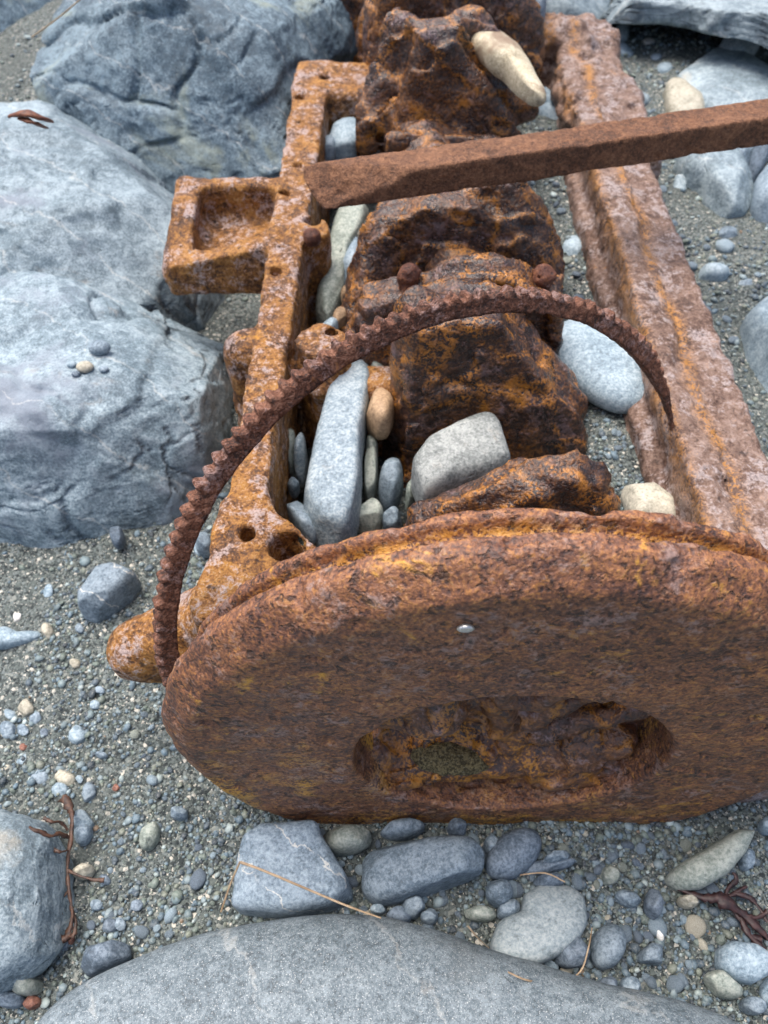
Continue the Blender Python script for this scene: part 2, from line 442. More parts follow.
def grain_mat():
    k = NT('gravel_grains'); _, c = k.attr('grain_colour')
    co = k.coord(False); n = k.noise(co, 700, 3, .6)
    k.L(k.mix(k.math('MULTIPLY', k.mask(n, .42, .6), .35), c, k.mix(.5, c, (.5, .5, .48))), k.b.inputs['Base Color'])
    k.b.inputs['Roughness'].default_value = .55; k.b.inputs['Specular IOR Level'].default_value = .4
    return k.m

def plain(name, c1, c2, scale=200, rough=.6):
    k = NT(name); co = k.coord(True); n = k.noise(co, scale, 4, .6)
    k.L(k.ramp(n, [(.35, c1), (.65, c2)]), k.b.inputs['Base Color']); k.b.inputs['Roughness'].default_value = rough
    k.L(k.bump(n, .5, .001), k.b.inputs['Normal']); return k.m
WEED = plain('seaweed', (.022, .011, .009), (.10, .048, .028), 260, .55)
WEED_DARK = plain('seaweed_dark', (.016, .007, .008), (.055, .022, .020), 260, .5)
STRAW = plain('straw', (.25, .17, .10), (.45, .34, .22), 120, .6)
METAL = plain('bare_metal', (.45, .45, .44), (.75, .75, .72), 300, .30); METAL.node_tree.nodes['Principled BSDF'].inputs['Metallic'].default_value = .8
LEAF = plain('dead_weed', (.07, .022, .014), (.20, .07, .03), 150, .6)

# ------------------------------------------------------------------ ground
X0, Z0 = .125, .225           # crankshaft axis
Y_FACE = .273
def gh(x, y):
    x = np.asarray(x, float); y = np.asarray(y, float)
    P = np.stack([x.ravel(), y.ravel(), np.zeros(x.size)], 1)
    n = (fbm(P * 5.5, 4, 3) * .022 + fbm(P * 22, 3, 9) * .006).reshape(x.shape)
    inside = sstep(-.16, -.10, x) * (1 - sstep(.40, .46, x)) * sstep(.36, .50, y) * (1 - sstep(1.75, 1.9, y))
    lvl = .085 + (.185 - .085) * sstep(.16, .34, x)
    right = sstep(.44, .50, x) * sstep(.45, .9, y) * .12
    back = sstep(1.8, 2.6, y) * .10
    return np.maximum(inside * lvl, np.maximum(right, back)) + n

def make_ground():
    xs = np.concatenate([-np.geomspace(90, 1.05, 46), np.arange(-1.0, 1.4, .0085), np.geomspace(1.45, 90, 46)])
    ys = np.concatenate([-np.geomspace(90, .45, 36), np.arange(-.4, 2.6, .0085), np.geomspace(2.65, 130, 46)])
    X, Y = np.meshgrid(xs, ys, indexing='ij')
    Z = gh(X, Y)
    V = np.stack([X, Y, Z], -1).reshape(-1, 3) * S
    nx, ny = len(xs), len(ys)
    i = (np.arange(nx - 1)[:, None] * ny + np.arange(ny - 1)[None]).ravel()
    Q = np.stack([i, i + ny, i + ny + 1, i + 1], 1)
    o = link('ground', new_mesh('ground', V, Q), ground_mat()); o['kind'] = 'structure'
make_ground()

# ------------------------------------------------------------------ engine wreck
BASE = np.array([.12, 1.0, 0.0])
engine = thing('engine_wreck', 'rusted engine block remains with crankshaft and big flywheel half buried in the gravel', 'engine', BASE)

def rusty(a1, f1, a2=0.0, f2=20, kt=5, seed=1, a3=.0012, f3=90):
    def d(P):
        o = a1 * fbm(P * f1, 4, seed)
        if a2: o = o + a2 * terrace(P * np.array([1, 1, 1.25]), f2, kt, seed + 20)[0]
        if a3: o = o + a3 * fbm(P * f3, 2, seed + 40)
        # pits
        pit = noise(P * 55, seed + 60)
        return o + .0045 * sstep(.38, .62, pit)
    return d
def flake_of(f2, kt, seed):
    return lambda V: terrace(V * np.array([1, 1, 1.25]), f2, kt, seed + 20)[1]

# left rail with its bracket, bosses, end plate and foot
L_OUT, L_IN, ZT = -.187, -.092, .28
def left_rail(x, y, z):
    xin = -.140 + .028 * (y - .6)
    d = smax(box2(x, y, z, L_OUT, L_IN, .44, 1.75, .0, ZT, .005), x - xin, .006) + .002
    # cross member at the far end
    d = smin(d, box2(x, y, z, L_OUT + .01, .05, 1.60, 1.75, .05, ZT - .002, .012), .012)
    # bolt bosses on the inner edge
    for (px, py, r) in ((311, 226, .030), (322, 338, .036)):
        c = at(px, py, ZT)
        d = smin(d, sd_cyl(x - c[0], y - c[1], z, r, .02, ZT - .002), .020)
    c = at(238, 345, ZT - .03)
    d = smin(d, sd_cap(x, y, z, (c[0] + .012, c[1], .05), (c[0] + .012, c[1], ZT - .040), .034), .012)
    # web from the inner boss to the bearing saddle
    c = at(335, 350, ZT)
    d = smin(d, box2(x, y, z, L_IN - .01, .02, c[1] - .025, c[1] + .028, .0, ZT - .05, .012), .018)
    # widening towards the flywheel end
    poly = np.array([at(px, py, ZT)[:2] for px, py in ((222, 500), (264, 490), (278, 512), (312, 538), (345, 590), (330, 640), (200, 640), (188, 600), (205, 560))])
    e = smax(sd_poly(x, y, poly), np.maximum(z - ZT, .02 - z), .010)
    e = np.maximum(e, .405 - y)
    d = smin(d, e, .015)
    # sloping shoulder down to the foot
    a = at(200, 612, .24); b = at(128, 655, .15)
    d = smin(d, sd_cap(x, y, z, (a[0] + .03, a[1] + .02, .20), (b[0] + .012, b[1] + .01, .150), .050, .034), .030)
    d = smin(d, sd_cap(x, y, z, (a[0] + .05, a[1] + .03, .07), (b[0] + .012, b[1] + .01, .140), .055, .030), .030)
    # bracket with its pocket
    d = smin(d, box2(x, y, z, -.357, L_OUT + .02, 1.075, 1.290, .185, ZT, .010), .010)
    d = smin(d, sd_cap(x, y, z, (-.345, 1.095, .22), (-.345, 1.27, ZT - .015), .022), .01)
    d = smax(d, -box2(x, y, z, -.318, L_OUT - .002, 1.108, 1.258, .215, .4, .016), .010)
    d = np.where(x < L_OUT - .02, np.maximum(d, .97 * (z - ZT - .22 * (x - L_OUT) * sstep(1.22, 1.10, y))), d)
    # holes
    for (px, py, r, dep) in ((288, 545, .020, .12), (313, 220, .014, .04), (247, 532, .009, .03), (331, 330, .009, .05), (325, 76, .012, .05), (284, 191, .006, .02), (300, 120, .006, .02),
                             (318, 370, .006, .02), (275, 268, .006, .02), (246, 440, .006, .02), (258, 300, .007, .02), (300, 95, .005, .02), (297, 163, .006, .02)):
        c = at(px, py, ZT)
        d = smax(d, -sd_cyl(x - c[0], y - c[1], z, max(r, .0085), ZT - dep, ZT + .1, .002), .003)
    return d
sdf_object('frame_rail', left_rail, (-.40, .37, -.03), (.07, 1.80, .32), .0048, RUST_RAIL, engine, BASE, rusty(.0055, 15, .005, 22, 4, 11, .0016, 70), .012)
c = at(312, 237, ZT)
# studs on the left rail
def stud(name, px, py, z, r, h, parent, mat=RUST_BOLT, seed=0, hexa=False):
    c = at(px, py, z)
    def fn(x, y, zz):
        u, v = x - c[0], y - c[1]
        if hexa:
            q = np.maximum(np.abs(u), np.maximum(np.abs(u * .5 + v * .866), np.abs(u * .5 - v * .866))) - r
            return smax(q, np.abs(zz - z) - h, .006)
        return smin(sd_cyl(u, v, zz, r * .8, z - h, z + h, .005), np.sqrt(u * u + v * v + (zz - z - h * .4) ** 2) - r, .006)
    return sdf_object(name, fn, c - (r * 1.6, r * 1.6, h + .012), c + (r * 1.6, r * 1.6, h + r + .012), .0028, mat, parent, BASE, rusty(.004, 40, 0, seed=seed), .006)
stud('bolt', 312, 239, ZT + .004, .014, .010, engine, seed=3)

# right rail: two strips with a rusty channel between, crumbled far end
R_IN, R_OUT = .372, .490
def right_rail(x, y, z):
    wob = .006 * np.sin(y * 23) + .004 * np.sin(y * 51 + 1)
    d = box2(x, y, z, R_IN, .425, .30, 1.62, -.04, .280, .006)
    d = np.minimum(d, box2(x, y, z, .378, .520, 1.38, 1.92, -.04, .264, .012))
    d = np.minimum(d, box2(x, y, z, .412, R_OUT, .30, 1.40, -.04, .266, .014))
    d = smax(d, -sd_cap(x - wob, y, z, (.421, .2, .290), (.421, 1.24, .290), .018), .010)
    # inner lip, lower ledge
    d = smin(d, box2(x, y, z, R_IN - .020, R_IN + .02, .35, 1.45, -.04, .215, .012), .010)
    # crumbled far end
    a = at(605, 85, .26)
    d = smin(d, box2(x, y, z, .27, .530, 1.86, 2.04, -.04, .272, .025), .02)
    d = smin(d, sd_cap(x, y, z, (.28, 1.95, .25), (.43, 1.90, .265), .045, .035), .03)
    d = smin(d, sd_cap(x, y, z, (.50, 1.62, .22), (.46, 1.72, .245), .035), .03)
    return d
sdf_object('frame_rail', right_rail, (.20, .27, -.06), (.60, 2.12, .34), .0052, RUST_RIGHT, engine, BASE,
           lambda P: rusty(.006, 13, .010, 18, 4, 31)(P) + .003 * fbm(P * 40, 3, 33) + .016 * sstep(1.35, 1.6, P[:, 1]) * fbm(P * 24, 3, 5) + .034 * sstep(1.42, 1.65, P[:, 1]) * (fbm(P * 9, 3, 6) + .04), .035,
           lambda V: np.clip(np.exp(-((V[:, 0] - .423 - .006 * np.sin(V[:, 1] * 23)) / .011) ** 2) + .8 * sstep(.385, .372, V[:, 0]) * sstep(.22, .27, V[:, 2]), 0, 1))

# crankshaft: journals and throws
def strata(P, s):
    """rust scale peeling in sheets: a saw along the shaft bent by slow noise"""
    t = P[:, 1] * 28 + P[:, 2] * 3 + 1.7 * fbm(P * 5.5, 3, s + 31) + .35 * fbm(P * 34, 2, s + 33)
    fr = t - np.floor(t)
    cell = noise(np.stack([np.floor(t) * 1.7 + .5, P[:, 0] * 5, P[:, 2] * 5], 1), s + 35)
    prof = np.where(fr < .82, fr / .82, (1 - fr) / .18)
    return prof * (.55 + .9 * sstep(-.3, .4, cell)), sstep(.62, .86, fr) * (1 - sstep(.90, .99, fr))
def crank_noise(s, a=1.0):
    def d(P):
        W = P + .008 * np.stack([noise(P * 28, s + 1), noise(P * 28, s + 2), noise(P * 28, s + 3)], 1)
        return .010 + a * (.016 * fbm(P * 9, 4, s) + .034 * terrace(W * np.array([1, .8, 1.2]), 5, 4, s + 20)[0]) - .0100 * strata(P, s)[0] + .004 * fbm(P * 45, 3, s + 7) + .005 * sstep(.3, .6, noise(P * np.array([18, 18, 60]), s + 8))
    return d
def crank_flake(s):
    def f(V):
        W = V + .008 * np.stack([noise(V * 28, s + 1), noise(V * 28, s + 2), noise(V * 28, s + 3)], 1)
        return np.maximum(terrace(W * np.array([1, .8, 1.2]), 5, 4, s + 20)[1], strata(V, s)[1] * sstep(-.25, .15, fbm(V * 11, 3, s + 41)))
    return f
def journals(x, y, z):
    d = np.minimum(sd_cyl(x - X0, z - Z0, y, .066, .80, 2.3, .01), sd_cyl(x - X0, z - Z0 + .06, y, .05, .345, .9, .01))
    for (ox, oz, y0, y1) in ((-.05, .02, 1.16, 1.52), (.03, .05, 1.6, 1.8)):
        d = smin(d, sd_cyl(x - X0 - ox, z - Z0 - oz, y, .068, y0, y1, .01), .02)
    return d
crank = sdf_object('crankshaft', journals, (-.05, .33, .06), (.30, 2.32, .37), .0062, RUST_CRANK, engine, BASE, crank_noise(51), .035, crank_flake(51))

def web(poly, y0, y1, seed, extra=None, a=1.0, h=.0055, r=.022, lean=0.0):
    poly = np.asarray(poly, float)
    def fn(x, y, z):
        yy = y - lean * (z - .2)
        d = sd_prism(x, yy, z, poly, y0, y1, r)
        if extra: d = extra(d, x, y, z)
        return d
    lo = (poly[:, 0].min() - .06, y0 - .06 - abs(lean) * .3, poly[:, 1].min() - .05); hi = (poly[:, 0].max() + .06, y1 + .07 + abs(lean) * .3, poly[:, 1].max() + .06)
    return sdf_object('crank_web', fn, lo, hi, h, RUST_CRANK, crank, BASE, crank_noise(seed, a), .035, crank_flake(seed))
# low mound right behind the flywheel
web([(.03, .02), (.03, .255), (.10, .295), (.165, .335), (.215, .355), (.255, .335), (.282, .275), (.285, .02)], .535, .600, 61, a=.5)
# big counterweight facing the flywheel, its right shoulder sloping down
def shoulder(d, x, y, z):
    d = smin(d, sd_cap(x, y, z, (.15, .85, .335), (.275, .79, .210), .028, .024), .025)
    return smin(d, sd_cap(x, y, z, (.03, .80, .10), (.04, .80, .38), .03), .03)
web([(.020, .10), (.030, .30), (.035, .370), (.09, .392), (.150, .385), (.205, .305), (.275, .235), (.292, .190), (.28, .10)], .735, .84, 67, shoulder, a=.45, lean=.12, r=.012)
# third throw, dark face under the steel bar
def sh2(d, x, y, z):
    d = smin(d, sd_cap(x, y, z, (.19, 1.16, .33), (.30, 1.06, .19), .045, .04), .04)
    return smin(d, sd_cap(x, y, z, (.00, 1.12, .28), (-.045, 1.04, .15), .04), .03)
web([(-.04, .08), (-.03, .22), (.00, .305), (.06, .345), (.15, .345), (.21, .295), (.235, .20), (.235, .08)], 1.07, 1.18, 73, sh2, a=.45, lean=.15, r=.012)
# fourth throw: tall tapering counterweight beyond the bar
def sh3(d, x, y, z):
    d = smin(d, sd_cap(x, y, z, (.16, 1.54, .425), (.27, 1.50, .30), .030, .035), .03)
    d = smin(d, sd_cap(x, y, z, (.03, 1.55, .42), (-.035, 1.50, .24), .030, .038), .03)
    return smin(d, sd_cap(x, y, z, (.02, 1.40, .285), (.25, 1.40, .275), .028), .03)
web([(.0, .08), (.008, .26), (.030, .38), (.05, .445), (.13, .450), (.16, .40), (.25, .30), (.265, .24), (.26, .08)], 1.42, 1.53, 79, sh3, a=.6, lean=.10, r=.03)
# last throws at the top
web([(-.06, .05), (-.05, .30), (-.02, .45), (.10, .49), (.24, .47), (.33, .36), (.36, .05)], 1.72, 1.86, 83, a=.8, r=.05)
web([(-.12, .05), (-.12, .36), (-.06, .46), (.05, .47), (.20, .50), (.33, .44), (.34, .05)], 2.05, 2.25, 89, a=.9, r=.05)

# bearing cap with two bolts
capc = [at(410, 268, .36), at(545, 270, .36)]
yc = capc[0][1]
def cap_fn(x, y, z):
    d = sd_prism(x, y, z, [(-.05, .05), (-.055, .25), (-.035, .315), (.0, .335), (.04, .345), (.085, .372), (.13, .380), (.175, .372), (.215, .345), (.255, .335), (.27, .25), (.27, .05)], yc - .045, yc + .03, .014)
    d = smin(d, sd_cap(x, y, z, (.05, yc - .05, .335), (.21, yc - .05, .335), .025), .02)
    return smax(d, -sd_cyl(x - X0 - .01, z - .27, y, .085, yc - .2, yc - .045, .01), .012)
cap = sdf_object('bearing_cap', cap_fn, (-.11, yc - .12, .02), (.33, yc + .09, .44), .005, RUST_CRANK, engine, BASE, crank_noise(93, .4), .02, crank_flake(93))
for i, q in enumerate(capc):
    def bolt_fn(x, y, z, q=q):
        return smin(np.sqrt((x - q[0]) ** 2 + (y - q[1]) ** 2 + (z - .350) ** 2) - .016, sd_cyl(x - q[0], y - q[1], z, .015, .30, .352, .006), .006)
    sdf_object('bolt', bolt_fn, (q[0] - .035, q[1] - .035, .31), (q[0] + .035, q[1] + .035, .40), .003, RUST_BOLT, cap, BASE, rusty(.010, 26, .004, 40, 3, seed=95 + i), .012)

# flywheel
RF = .346
def wheel(x, y, z):
    r = np.sqrt((x - X0) ** 2 + (z - Z0) ** 2)
    prof = np.array([(.0, Y_FACE), (.316, Y_FACE), (.322, .275), (.341, .290), (RF, .296), (RF, .311), (.332, .314), (.316, .321), (.318, .330), (.331, .336), (.330, .347), (.31, .350), (.0, .350)])
    d = sd_poly(r, y, prof[::-1])
    d = smax(d, -(np.sqrt(((x - X0 - .003) * .99) ** 2 + (z - Z0 + .006) ** 2) - .157), .005)
    return d + .0015
def wheel_noise(P):
    r = np.sqrt((P[:, 0] - X0) ** 2 + (P[:, 2] - Z0) ** 2); ang = np.arctan2(P[:, 2] - Z0, P[:, 0] - X0)
    Q = np.stack([ang * 2.2, r * 9, P[:, 1] * 9], 1)
    rim = sstep(.31, .335, r)
    back = sstep(.330, .337, P[:, 1]) * rim
    return .0035 * fbm(P * 12, 4, 101) + .0026 * fbm(P * 45, 3, 103) + .0040 * sstep(.34, .62, noise(P * np.array([28, 40, 44]), 104)) + rim * .0012 * fbm(P * 28, 3, 105) + .0012 * terrace(P, 16, 4, 109)[0] + back * (.004 * fbm(P * 40, 3, 107) + .004 * fbm(P * 12, 2, 108))
def wheel_groove(V):
    r = np.sqrt((V[:, 0] - X0) ** 2 + (V[:, 2] - Z0) ** 2)
    low = np.maximum(sstep(.0, -.24, V[:, 0] - X0) * sstep(.30, .14, V[:, 2]), .8 * sstep(.09, .04, V[:, 2]))
    return np.clip(.55 * sstep(.312, .316, V[:, 1]) * (1 - sstep(.332, .336, V[:, 1])) + 1.0 * low * sstep(-.12, .22, fbm(V * 13, 4, 115)), 0, 1)
fly = sdf_object('flywheel', wheel, (X0 - .40, .255, -.16), (X0 + .40, .372, .62), .0032, RUST_WHEEL, engine, BASE, wheel_noise, .014, wheel_groove)
# crank flange seen in the wheel's hole
def hub(x, y, z):
    u, w = x - X0, z - Z0
    d = sd_cyl(u, w, y, .170, .332, .352, .01)
    # worn crankshaft nose with a hollow centre
    d = smin(d, sd_cyl(u - .012, w - .085, y, .034, .300, .35, .012), .014)
    d = smax(d, -sd_cyl(u - .012, w - .090, y, .017, .20, .325, .006), .008)
    # lump on the left, ridges sweeping up on the right
    d = smin(d, sd_cap(x, y, z, (X0 - .085, .322, Z0 + .015), (X0 - .070, .312, Z0 + .045), .030), .016)
    for (a_, b_, r0, r1) in (((.03, .0), (.125, .085), .016, .010), ((.02, -.045), (.14, .03), .018, .010), ((.05, .07), (.10, .115), .016, .012), ((.0, -.02), (-.015, .055), .018, .012), ((.03, -.085), (.135, -.05), .016, .014), ((-.13, .03), (-.06, .10), .018, .012)):
        d = smin(d, sd_cap(x, y, z, (X0 + a_[0], .326, Z0 + a_[1]), (X0 + b_[0], .318, Z0 + b_[1]), r0, r1), .006)
    # scale and sand packed into the bottom
    d = smin(d, sd_cap(x, y, z, (X0 - .13, .330, Z0 - .115), (X0 + .13, .330, Z0 - .110), .040), .04)
    return d
def hub_stain(V):
    d = np.sqrt(((V[:, 0] - X0 + .02) / .10) ** 2 + ((V[:, 2] - Z0 + .085) / .07) ** 2) + .5 * fbm(V * 20, 3, 121)
    return np.maximum(1 - sstep(.6, 1.15, d), .8 * terrace(V + .006 * noise(V * 30, 113)[:, None], 9, 4, 117)[1])
HUB_RUST = rust('rust_hub', [(.24, (.018, .011, .011)), (.40, (.060, .028, .022)), (.53, (.14, .056, .024)), (.65, (.26, .105, .030)), (.80, (.42, .18, .04))],
                lilac=.42, lilac_col=(.24, .17, .18), ochre=.46, ochre_col=(.44, .18, .022), dark=.25, rough=(.22, .5), spec=.65, big=13, flake_ochre=1.0, bumpk=1.2)
sdf_object('hub', hub, (X0 - .19, .25, Z0 - .19), (X0 + .19, .36, Z0 + .19), .0034, HUB_RUST, fly, BASE, lambda P: .018 * fbm(P * 13, 4, 111) + .03 * terrace(P + .006 * noise(P * 30, 113)[:, None], 9, 4, 117)[0] + .004 * fbm(P * 60, 3, 119), .03, hub_stain)
def puddle(x, y, z):
    return np.sqrt(((x - X0 + .045) / 3.2) ** 2 + ((y - .305) / 1.2) ** 2 + ((z - Z0 + .082) / .8) ** 2) - .0150
SAND_WET = stone_mat('wet_green_sand', (.085, .066, .028), (.19, .15, .070), .9, (.32, .30, .20), bumpk=2.0, scale=3, fine=2)
pud = sdf_object('sand_patch', puddle, (X0 - .13, .26, Z0 - .12), (X0 + .04, .35, Z0 - .04), .0022, SAND_WET, None, np.zeros(3), lambda P: .006 * fbm(P * 30, 3, 8) + .0015 * noise(P * 160, 9), .01)
tag(pud, 'small patch of greenish wet sand lying in the flywheel hole', 'sand', None, 'stuff')
# bare rivet near the rim
rv = np.array([(465 - 384) * 5.8e-4 * 1.12, Y_FACE, 0]); rv[2] = .50
t = (Y_FACE) / (FPX * CP + SP * (512 - 627)); rv = np.array([(465 - 384) * t, Y_FACE, 1 + t * (-FPX * SP + CP * (512 - 627))])
def rivet(x, y, z):
    u, w = x - rv[0], z - rv[2]
    return np.sqrt(u * u + (w * 1.5) ** 2 + ((y - rv[1] + .001) * 2.2) ** 2) - .0068
sdf_object('rivet', rivet, rv - .014, rv + .014, .0014, METAL, fly, BASE, lambda P: .0015 * noise(P * 180, 5), .002)

# ------------------------------------------------------------------ loose rusty ring gear
def ring_gear():
    C = np.array([.084, .523, .179]); az, tl, R = .451, .284, .355
    T = np.array([math.cos(az), math.sin(az), 0]); W = np.array([-math.sin(az) * math.sin(tl), math.cos(az) * math.sin(tl), math.cos(tl)])
    N = np.cross(T, W)                       # axle direction
    a0, a1 = math.radians(13), math.radians(205)
    NT_, per = 76, 22
    na = NT_ * per
    A = np.linspace(a0, a1, na + 1)
    ph = (np.arange(na + 1) / per) % 1.0
    tooth = sstep(.08, .50, ph) * (1 - sstep(.62, .92, ph))
    tooth_id = (np.arange(na + 1) // per)
    rng = np.random.default_rng(4)
    th = (1 + rng.normal(0, .14, NT_ + 2))[tooth_id]
    # cross-section (radial, axial) going round; outer edge points carry the teeth
    sec = []
    ro, ri, hw = .0036, -.0140, .0088
    for k in range(7): sec.append((ro, -hw + 2 * hw * k / 6, 1.0))
    for k in range(1, 6): sec.append((ro + (ri - ro) * k / 6, hw, 0.0))
    for k in range(7): sec.append((ri, hw - 2 * hw * k / 6, 0.0))
    for k in range(1, 6): sec.append((ri + (ro - ri) * k / 6, -hw, 0.0))
    sec = np.array(sec); ns = len(sec)
    rad = np.repeat(sec[None, :, 0], na + 1, 0).copy(); ax = np.repeat(sec[None, :, 1], na + 1, 0).copy()
    rad += tooth[:, None] * th[:, None] * (.0060 * sstep(.10, .42, A - a0))[:, None] * sec[None, :, 2]
    # corner rounding
    edge = (np.abs(sec[:, 1]) > hw * .95) & (sec[:, 2] > 0)
    rad[:, edge] -= .0022
    # taper at the broken right end
    tp = sstep(-.04, .50, (A - a0))
    rad = ri * .6 + (rad - ri * .6) * (0.12 + .88 * tp[:, None]); ax *= (.25 + .75 * tp[:, None])
    u = np.cos(A)[:, None, None] * T + np.sin(A)[:, None, None] * W
    P = C + u * (R + rad[..., None]) + N * ax[..., None]
    P = P.reshape(-1, 3)
    nv = np.stack([fbm(P * 30, 4, 201), fbm(P * 30, 4, 207), fbm(P * 30, 4, 213)], 1) * .0020 + np.stack([noise(P * 150, 221), noise(P * 150, 222), noise(P * 150, 223)], 1) * .0009
    P = P + nv
    i = (np.arange(na)[:, None] * ns + np.arange(ns)[None]); j = (np.arange(na)[:, None] * ns + (np.arange(ns)[None] + 1) % ns)
    Q = np.stack([i, j, j + ns, i + ns], -1).reshape(-1, 4)
    base = np.array([-.22, .36, 0.0])
    me = new_mesh('ring_gear', (P - base) * S, Q)
    bm = bmesh.new(); bm.from_mesh(me); bmesh.ops.holes_fill(bm, edges=[e for e in bm.edges if e.is_boundary], sides=0)
    bmesh.ops.recalc_face_normals(bm, faces=bm.faces); bm.to_mesh(me); bm.free()
    attr(me, 'flake', np.zeros(len(me.vertices)))
    o = link('ring_gear', me, RUST_RING, None, tuple(base * S))
    tag(o, 'broken rusty toothed ring arching from the sand over the crankshaft to the right rail', 'gear ring')
ring_gear()

# ------------------------------------------------------------------ steel bar lying across
def steel_bar():
    A = at(300, 190, .415); B = at(768, 122, .43)
    d = B - A; d /= np.linalg.norm(d)
    nrm = np.cross(np.array([0, 0, 1.0]), d); nrm /= np.linalg.norm(nrm); up = np.cross(d, nrm)
    Lb = 1.22
    def loc(X):
        q = X - A; return q @ d, q @ nrm, q @ up
    lo = np.array([-.04, -.06, -.05]); hi = np.array([Lb + .03, .06, .05])
    h = .0034
    n = np.ceil((hi - lo) / h).astype(int) + 1
    g = np.meshgrid(*[lo[k] + np.arange(n[k]) * h for k in range(3)], indexing='ij')
    x, y, z = g
    F = sd_box(x, y, z, (Lb / 2 + .01, 0, 0), (Lb / 2, .027, .0220), .0030)
    # skewed end and torn lower front edge
    F = smax(F, .012 - (x + .62 * z + .05 * y), .002)
    jag = .005 * np.sin(x * 70) + .003 * np.sin(x * 151 + 1)
    F = smax(F, -.21 * (x - .02) - .64 * (y + .027) + .74 * (z + .0235) + .25 * jag, .002)
    m = np.abs(F) < .02
    P = np.stack([x[m], y[m], z[m]], 1)
    F[m] += .0034 * fbm(P * 16, 4, 301) + .0020 * fbm(P * 80, 3, 303) + .0030 * sstep(.35, .6, noise(P * 40, 305))
    for k in range(3):
        sl = [slice(None)] * 3
        for e in (0, -1): sl[k] = e; F[tuple(sl)] = 1
    V, Q = surface_nets(F, lo, h)
    R = np.stack([d, nrm, up], 0)
    base = A + d * .5
    me = new_mesh('steel_bar', (V @ R + A - base) * S, Q)
    attr(me, 'flake', np.zeros(len(V)))
    o = link('steel_bar', me, RUST_BAR, None, tuple(base * S))
    tag(o, 'straight rusty square steel bar lying across the crankshaft and both rails', 'steel bar')
steel_bar()

# ------------------------------------------------------------------ stones
ICO = {}
def ico(res):
    if res not in ICO:
        bm = bmesh.new(); bmesh.ops.create_icosphere(bm, subdivisions=res, radius=1)
        V = np.array([v.co[:] for v in bm.verts]); Fc = np.array([[v.index for v in f.verts] for f in bm.faces]); bm.free()
        ICO[res] = (V, Fc)
    return ICO[res]

def ell(cx, cy, rx, ry, rot=0, n=20):
    a = np.linspace(0, 2 * math.pi, n, endpoint=False); r = math.radians(rot)
    x, y = rx * np.cos(a), ry * np.sin(a)
    return [(cx + X * math.cos(r) + Y * math.sin(r), cy - X * math.sin(r) + Y * math.cos(r)) for X, Y in zip(x, y)]

